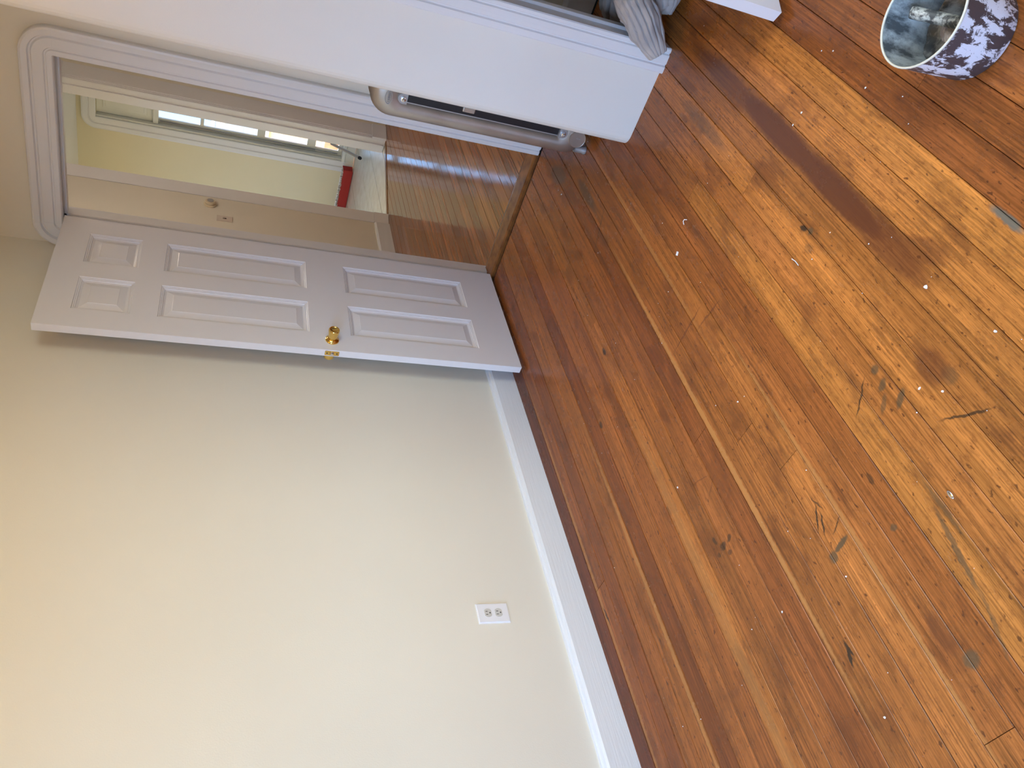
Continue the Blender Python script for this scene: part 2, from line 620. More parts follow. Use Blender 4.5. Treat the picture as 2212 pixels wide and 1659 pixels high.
boxes('wall_left', M_WALL, [(-0.12, 0, -4.3, 0, 0, H)], 'long cream painted wall with the white baseboard and outlet')
boxes('wall_back', M_WALL, [(-1.273, 0.095, 0, 0.13, 0, H), (0.888, 2.75, 0, 0.13, 0, H), (0.095, 0.888, 0, 0.13, 2.05, H)],
      'cream wall holding the doorway to the hall')
boxes('wall_right', M_WALL, [(2.75, 2.87, -4.42, -2.60, 0, H), (2.75, 2.87, -1.20, 0.13, 0, H), (2.75, 2.87, -2.60, -1.20, 0, 0.7), (2.75, 2.87, -2.60, -1.20, 2.35, H)], 'cream wall of the room opposite the outlet wall')
boxes('wall_front', M_WALL, [(-0.12, 0.45, -4.42, -4.3, 0, H), (1.25, 1.55, -4.42, -4.3, 0, H), (2.35, 2.75, -4.42, -4.3, 0, H),
                             (0.45, 1.25, -4.42, -4.3, 0, 0.6), (1.55, 2.35, -4.42, -4.3, 0, 0.6),
                             (0.45, 1.25, -4.42, -4.3, 2.3, H), (1.55, 2.35, -4.42, -4.3, 2.3, H)],
      'cream wall with two windows facing the doorway')

# closet: front wall with a rounded corner, side wall, opening
bm = bmesh.new()
CR = 0.045
arc = [(1.31 + CR - CR * math.sin(a), -0.76 + CR - CR * math.cos(a)) for a in [i * math.pi / 2 / 6 for i in range(7)]]
poly = [(1.67, -0.66), (1.67, -0.76)] + arc + [(1.31, 0.0), (1.41, 0.0), (1.41, -0.66)]
extrude_profile(bm, poly, lambda a, b: Vector((a, b, 0)), lambda a, b: Vector((a, b, H)))
box(bm, 1.67, 2.27, -0.76, -0.66, 2.05, H)
box(bm, 2.27, 2.75, -0.76, -0.66, 0, H)
T(obj('wall_closet', bm, M_WALL_PALE), 'pale closet wall with a rounded corner beside the radiator', 'wall', kind='structure')

boxes('wall_hall_left', M_WALL, [(-1.273, -1.153, 0.13, 2.47, 0, H)], 'cream hall wall carrying the thermostat and switch')
boxes('wall_hall_right', M_WALL, [(1.25, 1.37, 0.13, 4.87, 0, H)], 'cream hall wall out of sight beyond the doorway')

# angled partition between hall and sunroom
ANG = math.atan2(0.924, 0.382)
MA = Matrix.Translation((-1.175, 2.477, 0)) @ Matrix.Rotation(ANG, 4, 'Z')   # local x along the wall, local y into the sunroom
S0, S1 = 0.115, 0.937
boxes('wall_hall_angled', M_WALL, [(0.0, S0 - 0.02, 0, 0.17, 0, H), (S1 + 0.02, 2.46, 0, 0.17, 0, H), (S0 - 0.02, S1 + 0.02, 0, 0.17, 2.62, H)],
      'slanted cream partition with the cased opening to the sunroom', M=MA)

boxes('wall_sunroom_back', M_WALL_SUN, [(-3.52, -1.82, 4.75, 4.87, 0, H), (-0.72, 1.37, 4.75, 4.87, 0, H), (-1.82, -0.72, 4.75, 4.87, 2.56, H),
                                        (-1.82, -0.72, 4.75, 4.87, 0, 0.10)],
      'pale yellow sunroom wall behind the red carton')
boxes('wall_sunroom_left', M_WALL_SUN, [(-3.52, -3.4, 1.2, 2.7, 0, H), (-3.52, -3.4, 4.1, 4.75, 0, H), (-3.52, -3.4, 2.7, 4.1, 0, 0.5), (-3.52, -3.4, 2.7, 4.1, 2.4, H)],
      'pale yellow sunroom wall with a side window')
boxes('wall_sunroom_front', M_WALL_SUN, [(-3.52, -1.273, 1.08, 1.2, 0, H)], 'pale yellow sunroom wall out of sight behind the hall')
boxes('ceiling', M_CEIL, [(-3.6, 2.95, -4.5, 4.87, H, H + 0.1)], 'plain white ceiling over the rooms', 'ceiling')

# ------------------------------------------------------------------ floors made of single boards


def plank(name, parent, mat, x0, x1, ya, yb, color, zt=0.0, th=0.018, bev=0.0013, gap=0.0007, ya1=None, yb1=None):
    """ya/yb: start and end y at x0; ya1/yb1 at x1"""
    ya1 = ya if ya1 is None else ya1
    yb1 = yb if yb1 is None else yb1
    bm = bmesh.new()
    a, b = x0 + gap, x1 - gap
    eb = 0.0002
    top = [(a + bev, ya + eb, zt), (b - bev, ya1 + eb, zt), (b - bev, yb1 - eb, zt), (a + bev, yb - eb, zt)]
    mid = [(a, ya, zt - bev), (b, ya1, zt - bev), (b, yb1, zt - bev), (a, yb, zt - bev)]
    bot = [(x, y, zt - th) for x, y, z in mid]
    r = [[bm.verts.new(p) for p in q] for q in (top, mid, bot)]
    bm.faces.new(r[0])
    for q0, q1 in ((r[0], r[1]), (r[1], r[2])):
        for i in range(4):
            bm.faces.new((q0[i], q1[i], q1[(i + 1) % 4], q0[(i + 1) % 4]))
    o = obj(name, bm, mat, parent)
    o.color = (*color, 1)
    return o


TONE = {'L': (0.47, 0.172, 0.035), 'T': (0.415, 0.148, 0.031), 'M': (0.355, 0.120, 0.026), 'R': (0.30, 0.093, 0.021), 'D': (0.20, 0.056, 0.016)}
ROW = {-1: 'D', 0: 'M', 1: 'R', 2: 'T', 3: 'T', 4: 'R', 5: 'T', 6: 'M', 7: 'L', 8: 'M', 9: 'M', 10: 'R', 11: 'M', 12: 'M', 13: 'T', 14: 'M', 15: 'R',
       16: 'L', 17: 'T', 18: 'L', 19: 'T', 20: 'T', 21: 'L', 22: 'L', 23: 'R', 24: 'R', 25: 'M', 26: 'R', 27: 'T'}
PITCH = 0.0799
floor = boxes('floor', M_CEIL_EXT, [(-0.12, 2.87, -4.42, 0.13, -0.08, -0.016)], 'varnished pine board floor of the main room', 'floor')
for k in range(-1, 34):
    x0 = 0.1119 + PITCH * k
    x1 = x0 + PITCH
    if k == -1:
        x0 = 0.004
    tone = ROW.get(k, random.choice('MTRM'))
    cuts = {20: [-3.1], 16: [-1.27], 15: [-0.9], 7: [-1.1], 5: [-2.9], 10: [-1.9], 18: [-3.0, -1.5], 23: [-1.2], 13: [-2.2]}.get(k)
    if cuts is None:
        cuts = sorted(random.uniform(-3.9, -0.5) for _ in range(random.choice((0, 1, 1))))
    ends = [-4.3] + cuts + [-0.036]
    for i in range(len(ends) - 1):
        c = TONE[tone]
        if k == 16 and i == 1:
            c = TONE['T']
        j = random.uniform(0.90, 1.10)
        c = (c[0] * j, c[1] * j * random.uniform(0.97, 1.03), c[2] * j)
        plank('floor_board', floor, M_FLOOR, x0, min(x1, 2.75), ends[i] + (0.0012 if i else 0), ends[i + 1], c,
              zt=random.uniform(-0.0006, 0.0))

floor_hall = boxes('floor_hall', M_CEIL_EXT, [(-1.2, 1.3, 0.131, 4.8, -0.08, -0.016)], 'glossy brown board floor of the hall', 'floor')


def y_ang(x, off=0.0):
    """y of the hall face of the angled wall at x, pushed off metres along its normal into the sunroom"""
    nx, ny = -0.924, 0.382
    px, py = -1.175 + nx * off, 2.477 + ny * off
    return py + 0.924 / 0.382 * (x - px)


for k in range(0, 31):
    x0 = -1.153 + PITCH * k
    x1 = x0 + PITCH
    tone = random.choice('MMRTMR')
    j = random.uniform(0.75, 0.98)
    c = [v * j for v in TONE[tone]]
    yb0, yb1 = min(4.75, y_ang(x0, 0.0)), min(4.75, y_ang(x1, 0.0))
    plank('floor_board', floor_hall, M_FLOOR_HALL, x0, min(x1, 1.25), 0.128, yb0, c, zt=random.uniform(-0.0005, 0), yb1=yb1)

floor_sun = boxes('floor_sunroom', M_CEIL_EXT, [(-3.4, -1.2, 1.2, 4.75, -0.09, -0.028), (-1.2, -0.2, 2.6, 4.75, -0.09, -0.028)], 'worn white painted board floor of the sunroom', 'floor')
k = 0
x0 = -3.4
while x0 < -0.3:
    w = random.choice((0.085, 0.10, 0.13))
    x1 = x0 + w
    ya0 = max(1.2, y_ang(x0, 0.05)) if x0 > -1.7 else 1.2
    ya1 = max(1.2, y_ang(x1, 0.05)) if x1 > -1.7 else 1.2
    if min(ya0, ya1) < 4.7:
        plank('floor_board', floor_sun, M_FLOOR_WHITE, x0, x1, ya0, 4.75, (0.7, 0.67, 0.57), zt=random.uniform(-0.006, -0.003), ya1=min(4.74, ya1), gap=0.0012)
    x0 = x1

# threshold board of the doorway and of the sunroom opening
bm = bmesh.new()
prof = [(-0.008, -0.01), (-0.006, 0.004), (0.006, 0.010), (0.10, 0.010), (0.124, 0.004), (0.127, -0.01)]
extrude_profile(bm, prof, lambda a, b: Vector((0.115, a, b)), lambda a, b: Vector((0.868, a, b)))
T(obj('trim_1', bm, M_SILL_WOOD), 'worn brown wooden threshold strip in the doorway', 'threshold', kind='structure')
bm = bmesh.new()
box(bm, S0, S1, 0.0, 0.045, -0.02, 0.004, M=MA)
T(obj('trim_2', bm, M_SILL_WOOD), 'dark brown threshold strip between hall boards and white sunroom floor', 'threshold', kind='structure')

# ------------------------------------------------------------------ baseboards
bm = bmesh.new()
prof = [(0, 0), (0.032, 0), (0.031, 0.110), (0.026, 0.118), (0.013, 0.121), (0.011, 0.127), (0, 0.127)]
extrude_profile(bm, prof, lambda a, b: Vector((a, -4.3, b)), lambda a, b: Vector((a, -0.0, b)))
T(obj('baseboard_left', bm, M_TRIM_Y), 'white painted baseboard along the cream outlet wall', 'baseboard', kind='structure')
bm = bmesh.new()
prof = [(0, 0), (0.018, 0), (0.018, 0.115), (0.010, 0.13), (0, 0.13)]
extrude_profile(bm, prof, lambda a, b: Vector((-1.153 + a, 0.13, b)), lambda a, b: Vector((-1.153 + a, 2.46, b)))
T(obj('baseboard_hall', bm, M_TRIM_Y), 'white baseboard below the thermostat in the hall', 'baseboard', kind='structure')
bm = bmesh.new()
extrude_profile(bm, [(0, 0), (0.02, 0), (0.02, 0.10), (0.008, 0.112), (0, 0.112)], lambda a, b: Vector((-3.4, 4.75 - a, b)), lambda a, b: Vector((-1.955, 4.75 - a, b)))
T(obj('baseboard_sunroom', bm, M_TRIM_H), 'white baseboard behind the red carton in the sunroom', 'baseboard', kind='structure')
bm = bmesh.new()
extrude_profile(bm, prof, lambda a, b: Vector((1.41, -a, b)), lambda a, b: Vector((2.75, -a, b)))
T(obj('baseboard_closet', bm, M_TRIM_H), 'white baseboard at the back of the dark closet', 'baseboard', kind='structure')

# ------------------------------------------------------------------ door casings
CAS = [(0.0, 0.0), (0.0, 0.010), (0.004, 0.016), (0.022, 0.017), (0.026, 0.012), (0.030, 0.012), (0.034, 0.019), (0.070, 0.020), (0.076, 0.014), (0.081, 0.014), (0.085, 0.026),
       (0.104, 0.030), (0.112, 0.027), (0.115, 0.021), (0.115, 0.0)]
CAS_SMALL = [(0.0, 0.0), (0.0, 0.010), (0.004, 0.014), (0.014, 0.015), (0.017, 0.011), (0.020, 0.011), (0.024, 0.017), (0.052, 0.019), (0.056, 0.015), (0.059, 0.015), (0.063, 0.021),
             (0.082, 0.021), (0.086, 0.018), (0.086, 0.0)]
PLAIN = [(0.0, 0.0), (0.0, 0.016), (0.002, 0.018), (0.103, 0.018), (0.105, 0.016), (0.105, 0.0)]


def cased_opening(name, label, prof, xa, xb, zt, to_world, depth, rounded=True, plinth=None, legs=(True, True), prof_r=None, jambs=True, stop=(0.055, 0.09)):
    """xa..xb opening, zt head height; to_world(x, y, z): y<0 is in front of the wall face; depth = wall thickness"""
    root = empty(name, to_world((xa + xb) / 2, 0, 0))
    W = prof[-1][0]
    pr = prof_r or prof
    Wr = pr[-1][0]
    z0 = plinth if plinth else 0.0
    if legs[0]:
        bm = bmesh.new()
        extrude_profile(bm, prof, lambda a, d: to_world(xa - a, -d, z0), lambda a, d: to_world(xa - a, -d, zt))
        obj('casing_leg', bm, M_TRIM, root)
    if legs[1]:
        bm = bmesh.new()
        extrude_profile(bm, pr, lambda a, d: to_world(xb + a, -d, z0), lambda a, d: to_world(xb + a, -d, zt))
        obj('casing_leg', bm, M_TRIM, root)
    bm = bmesh.new()
    extrude_profile(bm, prof, lambda a, d: to_world(xa, -d, zt + a), lambda a, d: to_world(xb, -d, zt + a))
    obj('casing_head', bm, M_TRIM_H, root)
    for side, cx in ((-1, xa), (1, xb)):
        p_ = pr if side > 0 else prof
        bm = bmesh.new()
        if rounded:
            rings = []
            for i in range(13):
                t = math.pi / 2 * i / 12
                rings.append([to_world(cx + side * a * math.sin(t), -d * 1.04, zt + a * math.cos(t)) for a, d in p_])
            vr = loft(bm, rings, True, True, True)
        else:
            w_ = p_[-1][0]
            bb = bmesh.new()
            box(bb, min(cx, cx + side * w_), max(cx, cx + side * w_), -0.022, 0, zt, zt + w_)
            for v in bb.verts:
                v.co = to_world(*v.co)
            merge(bm, bb)
        obj('corner_block', bm, M_TRIM, root)
        if plinth:
            bm = bmesh.new()
            w_ = p_[-1][0]
            bb = bmesh.new()
            bevel_box(bb, min(cx, cx + side * w_), max(cx, cx + side * w_), -0.024, 0, 0, plinth, 0.003)
            for v in bb.verts:
                v.co = to_world(*v.co)
            merge(bm, bb)
            obj('plinth_block', bm, M_TRIM, root)
    if jambs:
        def wbox(nm, x0, x1, y0, y1, za, zb, mat=M_TRIM, r=0.0015):
            bm = bmesh.new()
            bb = bmesh.new()
            bevel_box(bb, x0, x1, y0, y1, za, zb, r, 1)
            for v in bb.verts:
                v.co = to_world(*v.co)
            merge(bm, bb)
            obj(nm, bm, mat, root)
        g = 0.006
        wbox('jamb', xa - 0.022, xa - g + 0.006, 0.0005, depth, 0, zt + g)
        wbox('jamb', xb + g - 0.006, xb + 0.022, 0.0005, depth, 0, zt + g)
        wbox('head_jamb', xa - 0.022, xb + 0.022, 0.0005, depth, zt + g, zt + 0.028, M_TRIM_H)
        if stop:
            wbox('door_stop', xa, xa + 0.011, stop[0], stop[1], 0.012, zt + g)
            wbox('door_stop', xb - 0.011, xb, stop[0], stop[1], 0.012, zt + g)
            wbox('door_stop', xa, xb, stop[0], stop[1], zt - 0.008, zt + g, M_TRIM_H)
    return root


V = Vector
o = cased_opening('trim_3', '', CAS, 0.115, 0.866, 2.022, lambda x, y, z: V((x, y, z)), 0.13, True)
T(o, 'white moulded casing with rounded corners around the doorway to the hall', 'door casing', kind='structure')
o = cased_opening('trim_4', '', CAS_SMALL, 1.690, 2.25, 2.03, lambda x, y, z: V((x, y - 0.76, z)), 0.10, True, stop=(0.045, 0.08))
T(o, 'white moulded casing around the closet opening beside the cloth', 'door casing', kind='structure')
R_FLAT = [(0.0, 0.0), (0.0, 0.006), (0.012, 0.006), (0.012, 0.012), (0.024, 0.012), (0.026, 0.018), (0.148, 0.018), (0.15, 0.016), (0.15, 0.0)]
o = cased_opening('trim_5', '', PLAIN, S0, S1, 2.60, lambda x, y, z: MA @ V((x, y, z)), 0.17, False, plinth=0.13, prof_r=R_FLAT, stop=(0.06, 0.10))
T(o, 'plain white casing with plinth blocks around the opening to the sunroom', 'door casing', kind='structure')

# ------------------------------------------------------------------ panelled doors


def panel_door(root, M, width, z0, z1, th, cols, rows):
    """M: local (u along the width from the hinge, w out of the visible face, z); face at w=0, back at w=-th"""
    us = [0.0] + [c for ab in cols for c in ab] + [width]
    zs = [z0] + [c for ab in sorted(rows) for c in ab] + [z1]
    bm = bmesh.new()
    # stiles and rails, front and back skins with holes
    for w, flip in ((0.0, 1), (-th, -1)):
        grid = [[bm.verts.new(M @ V((u, w, z))) for z in zs] for u in us]
        for i in range(len(us) - 1):
            for j in range(len(zs) - 1):
                if i % 2 == 1 and j % 2 == 1:
                    continue
                bm.faces.new((grid[i][j], grid[i + 1][j], grid[i + 1][j + 1], grid[i][j + 1]))
    for (ua, za, ub, zb) in ((0, z0, 0, z1), (width, z0, width, z1), (0, z0, width, z0), (0, z1, width, z1)):
        n_ = [V((ua, 0, za)), V((ub, 0, zb)), V((ub, -th, zb)), V((ua, -th, za))]
        bm.faces.new([bm.verts.new(M @ p) for p in n_])
    bmesh.ops.remove_doubles(bm, verts=bm.verts, dist=1e-5)
    obj('slab', bm, M_DOOR, root)
    steps = [(0.0, 0.0), (0.0025, -0.0035), (0.006, -0.0035), (0.008, -0.006), (0.012, -0.0065), (0.014, -0.010), (0.021, -0.0135), (0.024, -0.0135), (0.050, -0.0055), (0.0515, -0.0045)]
    for (ua, ub) in cols:
        for (za, zb) in rows:
            bm = bmesh.new()
            for sgn in (1, -1):
                rings = []
                for ins, dep in steps:
                    w = dep if sgn > 0 else -th - dep
                    rings.append([M @ V(p) for p in ((ua + ins, w, za + ins), (ub - ins, w, za + ins), (ub - ins, w, zb - ins), (ua + ins, w, zb - ins))])
                loft(bm, rings, True, False, True)
            obj('panel', bm, M_DOOR, root)


def door_knob(root, M, u, z, th):
    """round brass knobs on both faces, latch plate on the free edge"""
    for sgn, w in ((1, 0.0), (-1, -th)):
        mm = M @ Matrix.Translation((u, w, z)) @ Matrix.Rotation(-sgn * math.pi / 2, 4, 'X')
        bm = bmesh.new()
        lathe(bm, [(0.0, 0.010), (0.0185, 0.010), (0.0190, 0.016), (0.0200, 0.026), (0.0218, 0.040), (0.0238, 0.052), (0.0236, 0.058), (0.0215, 0.0615), (0.0185, 0.0618),
                   (0.0160, 0.0590), (0.006, 0.0575), (0.0, 0.0575)], mm, 28, False)
        kn = obj('knob', bm, M_BRASS, root, smooth=True, auto=50)
        bm = bmesh.new()
        lathe(bm, [(0.0, 0.0), (0.0295, 0.0), (0.030, 0.003), (0.0285, 0.007), (0.023, 0.0095), (0.0205, 0.013), (0.0, 0.013)], mm, 28, False)
        obj('rosette', bm, M_BRASS, kn, smooth=True, auto=50)


# room door, standing open against the outlet wall
DOOR_X = 0.155
MD = Matrix(((0, 1, 0, DOOR_X), (-1, 0, 0, -0.006), (0, 0, 1, 0), (0, 0, 0, 1)))
d1 = empty('door_1', (DOOR_X - 0.0175, -0.006, 0.018))
COLS = [(0.112, 0.318), (0.418, 0.627)]
ROWS = [(1.692, 1.899), (0.990, 1.592), (0.208, 0.812)]
panel_door(d1, MD, 0.736, 0.018, 2.013, 0.035, COLS, ROWS)
door_knob(d1, MD, 0.670, 0.897, 0.035)
bm = bmesh.new()
bevel_box(bm, DOOR_X - 0.029, DOOR_X - 0.006, -0.7440, -0.7416, 0.869, 0.929, 0.002, 2)
lp = obj('latch_plate', bm, M_BRASS, d1)
for zz in (0.878, 0.920):
    bm = bmesh.new()
    lathe(bm, [(0, 0), (0.0035, 0), (0.003, 0.0008), (0, 0.0008)], axis_matrix((DOOR_X - 0.0175, -0.7438, zz), (0, -1, 0)), 10, False)
    obj('screw', bm, M_DARK, lp)
bm = bmesh.new()
mm = axis_matrix((DOOR_X - 0.0175, -0.7438, 0.899), (0, -1, 0))
lathe(bm, [(0.0085, 0), (0.0085, 0.004), (0.006, 0.010), (0, 0.011)], mm, 14, False)
obj('latch_bolt', bm, M_CHROME, lp, smooth=True, auto=40)
for zz in (0.25, 1.75):
    bm = bmesh.new()
    tube(bm, [(DOOR_X - 0.040, -0.010, zz - 0.045), (DOOR_X - 0.040, -0.010, zz + 0.045)], 0.005, 10)
    obj('hinge', bm, M_TRIM, d1, smooth=True, auto=40)
T(d1, 'white six panel door with brass knob standing open against the cream wall', 'door', kind='structure')

# closet door, its free bottom corner reaching into the room
B_ = V((1.990, -1.280, 0.0))
dv = V((0.44, 0.90, 0.0)).normalized()
hinge = B_ + dv * 0.545
nv = V((-dv.y, dv.x, 0))            # from face B towards A
uvec = -dv
M2 = Matrix(((uvec.x, -nv.x, 0, hinge.x), (uvec.y, -nv.y, 0, hinge.y), (0, 0, 1, 0), (0, 0, 0, 1)))
d2 = empty('door_2', (hinge.x, hinge.y, 0.02))
panel_door(d2, M2, 0.545, 0.022, 2.02, 0.034, [(0.10, 0.235), (0.31, 0.445)], ROWS)
door_knob(d2, M2, 0.48, 0.9, 0.034)
T(d2, 'white closet door standing open beside the paint pail', 'door', kind='structure')
# ------------------------------------------------------------------ radiator in the corner beside the closet
rad = empty('radiator', (1.1975, -0.34, 0.0))
RXC = 1.1975


def rounded_outline(hw, z0, z1, rt, rb, m=10):
    pts = []
    segs = [(hw - rb, z0 + rb, rb, -math.pi / 2, 0), (hw - rt, z1 - rt, rt, 0, math.pi / 2), (-hw + rt, z1 - rt, rt, math.pi / 2, math.pi), (-hw + rb, z0 + rb, rb, math.pi, 1.5 * math.pi)]
    for i, (cx, cz, r_, a0, a1) in enumerate(segs):
        for j in range(m):
            a = a0 + (a1 - a0) * j / (m - 1)
            pts.append((cx + r_ * math.cos(a), cz + r_ * math.sin(a)))
    return pts


OUT = rounded_outline(0.0925, 0.036, 0.917, 0.0915, 0.055)
INN = rounded_outline(0.0165, 0.150, 0.785, 0.016, 0.016)


def section_mesh(bm, y_front, depth):
    rings = []
    n = 9
    for half in (0, 1):
        for i in range(n):
            t = i / (n - 1)
            if half:
                t = 1 - t
            s = math.sin(math.pi * t) ** 0.55 if 0 < t < 1 else 0
            w = -s * depth / 2 if not half else s * depth / 2
            if half and i in (0, n - 1):
                continue
            yc = y_front + depth / 2 + w
            rings.append([V((RXC + a[0] * (1 - t) + b_[0] * t, yc, a[1] * (1 - t) + b_[1] * t)) for a, b_ in zip(OUT, INN)])
    loft(bm, rings, True, False, False, close_path=True)


for i in range(6):
    bm = bmesh.new()
    section_mesh(bm, -0.480 + i * 0.066, 0.060)
    sec = obj('section', bm, M_SILVER, rad, smooth=True)
    if i < 5:
        for zz in (0.86, 0.075):
            bm = bmesh.new()
            tube(bm, [(RXC, -0.48 + i * 0.066 + 0.045, zz), (RXC, -0.48 + i * 0.066 + 0.081, zz)], 0.03, 16)
            obj('nipple', bm, M_SILVER, rad, smooth=True, auto=40)
bm = bmesh.new()
bevel_box(bm, RXC - 0.0168, RXC + 0.0168, -0.477, -0.466, 0.146, 0.79, 0.002, 2)
core = obj('slot_back', bm, M_SLOT_DARK, rad)  # black plate added for the darkness inside the hollow slot
bm = bmesh.new()
box(bm, RXC - 0.0188, RXC - 0.0150, -0.4785, -0.460, 0.150, 0.785)
obj('slot_lip', bm, M_WASHER, rad)
for zz, up in ((0.797, 1), (0.138, -1)):
    bm = bmesh.new()
    prof_w = [(math.cos(a) * 0.0195, up * math.sin(a) * 0.0195) for a in [math.pi * i / 12 for i in range(13)]] + [(-0.0195, -up * 0.016), (0.0195, -up * 0.016)]
    extrude_profile(bm, prof_w, lambda a, b: V((RXC - 0.002 + a, -0.489, zz + b)), lambda a, b: V((RXC - 0.002 + a, -0.470, zz + b)))
    ws = obj('tie_rod_washer', bm, M_WASHER, rad)
    bm = bmesh.new()
    lathe(bm, [(0.0, 0), (0.0098, 0), (0.0098, 0.007), (0.006, 0.008), (0.006, 0.013), (0.004, 0.0155), (0, 0.016)], axis_matrix((RXC - 0.002, -0.489, zz), (0, -1, 0)), 6 * 3, False)
    obj('nut', bm, M_CHROME, ws, smooth=True, auto=35)
bm = bmesh.new()
bevel_box(bm, RXC - 0.004, RXC + 0.016, -0.485, -0.468, 0.515, 0.565, 0.004, 2)
obj('tie_clip', bm, M_SILVER, rad)
# end plug
bm = bmesh.new()
lathe(bm, [(0, 0), (0.036, 0), (0.036, 0.014), (0.0345, 0.0165), (0.033, 0.0155), (0.0, 0.0155)], axis_matrix((1.183, -0.470, 0.067), (0, -1, 0)), 28, False)
pg = obj('end_plug', bm, M_SILVER, rad, smooth=True, auto=30)
bm = bmesh.new()
for ang in range(2):
    tube(bm, [V((1.188, -0.4860, 0.060 + ang * 0.0075)) + V((0.0035 * math.cos(t), 0, 0.0035 * math.sin(t))) for t in [2 * math.pi * q / 10 for q in range(11)]], 0.0011, 5)
obj('cast_mark', bm, M_WASHER, pg)
# oval maker's badge near the top
bm = bmesh.new()
ring = [V((1.186 + 0.0255 * math.cos(a), -0.4815 - 0.001 * math.cos(a), 0.848 + 0.0135 * math.sin(a))) for a in [2 * math.pi * q / 28 for q in range(29)]]
tube(bm, ring, 0.0016, 6)
bd = obj('maker_badge', bm, M_WASHER, rad, smooth=True)
bm = bmesh.new()
for q in range(5):
    cx = 1.170 + q * 0.0080
    tube(bm, [(cx + 0.0022 * math.cos(t), -0.4825, 0.848 + 0.0042 * math.sin(t)) for t in [2 * math.pi * u / 8 * (0.8 if q in (0, 4) else 1.0) + 0.6 for u in range(9)]], 0.0010, 5)
obj('badge_lettering', bm, M_WASHER, bd)
for yy in (-0.452, -0.122):
    for sx in (-1, 1):
        bm = bmesh.new()
        lathe(bm, [(0.0, 0.0), (0.017, 0.0), (0.018, 0.006), (0.014, 0.014), (0.015, 0.05), (0.0, 0.05)], axis_matrix((RXC + sx * 0.066, yy, 0.0005), (0, 0, 1)), 16, False)
        obj('foot', bm, M_WASHER, rad, smooth=True, auto=40)
T(rad, 'silver painted cast iron radiator half hidden behind the closet corner', 'radiator')

# ------------------------------------------------------------------ outlet on the left wall
ot = empty('wall_outlet', (0, -1.925, 0.376))
bm = bmesh.new()
bb = bmesh.new()
box(bb, 0, 0.006, -1.925 - 0.039, -1.925 + 0.039, 0.376 - 0.061, 0.376 + 0.061)
bmesh.ops.bevel(bb, geom=[e for e in bb.edges if all(v.co.x > 0.003 for v in e.verts)], offset=0.004, segments=3, affect='EDGES')
merge(bm, bb)
obj('cover_plate', bm, M_PLASTIC, ot)
for zz in (0.376 + 0.0205, 0.376 - 0.0205):
    bm = bmesh.new()
    pr = [(0.0165 * math.cos(a), max(-0.0135, min(0.0135, 0.0172 * math.sin(a)))) for a in [2 * math.pi * q / 28 for q in range(28)]]
    extrude_profile(bm, pr, lambda a, b: V((0.004, -1.925 + a, zz + b)), lambda a, b: V((0.0072, -1.925 + a, zz + b)))
    rc = obj('receptacle', bm, M_PLASTIC_GREY, ot)
    for yy in (-0.006, 0.006):
        bm = bmesh.new()
        box(bm, 0.0070, 0.0074, -1.925 + yy - 0.0011, -1.925 + yy + 0.0011, zz + 0.0005, zz + 0.0085)
        obj('slot', bm, M_DARK, rc)
    bm = bmesh.new()
    lathe(bm, [(0.0, 0), (0.0026, 0), (0.0026, 0.0006), (0, 0.0006)], axis_matrix((0.0070, -1.925, zz - 0.0075), (1, 0, 0)), 10, False)
    obj('ground_hole', bm, M_DARK, rc)
T(ot, 'white duplex electrical outlet on the cream wall above the baseboard', 'outlet')

# ------------------------------------------------------------------ hall: thermostat and switch
th_ = empty('thermostat', (-1.153, 2.36, 1.44))
M_THERMO = plain('ivory_plastic', (0.66, 0.58, 0.42), rough=0.4)
mm = axis_matrix((-1.153, 2.362, 1.437), (1, 0, 0))
bm = bmesh.new()
lathe(bm, [(0, 0), (0.048, 0), (0.050, 0.004), (0.048, 0.010), (0.040, 0.012), (0.0, 0.012)], mm, 28, False)
obj('base_plate', bm, M_THERMO, th_, smooth=True, auto=35)
bm = bmesh.new()
lathe(bm, [(0, 0.010), (0.040, 0.012), (0.041, 0.026), (0.036, 0.034), (0.026, 0.037), (0.0, 0.037)], mm, 28, False)
obj('dial_ring', bm, M_THERMO, th_, smooth=True, auto=35)
bm = bmesh.new()
lathe(bm, [(0, 0.036), (0.024, 0.0372), (0.023, 0.040), (0.0, 0.041)], mm, 24, False)
obj('dial_face', bm, M_WASHER, th_, smooth=True, auto=35)
T(th_, 'round ivory thermostat on the hall wall', 'thermostat')
sw = empty('light_switch', (-1.153, 2.185, 1.325))
M_SWITCH = plain('painted_switch_plate', (0.66, 0.58, 0.50), rough=0.4)
bm = bmesh.new()
bevel_box(bm, -1.154, -1.147, 2.150, 2.222, 1.267, 1.383, 0.002, 2)
obj('cover_plate', bm, M_SWITCH, sw)
bm = bmesh.new()
bevel_box(bm, -1.148, -1.1455, 2.180, 2.192, 1.312, 1.338, 0.0008, 1)
obj('switch_slot', bm, M_DARK, sw)
bm = bmesh.new()
bevel_box(bm, -1.148, -1.136, 2.182, 2.190, 1.326, 1.336, 0.001, 1)
obj('toggle', bm, M_SWITCH, sw)
T(sw, 'small rectangular light switch plate beside the thermostat', 'light switch')

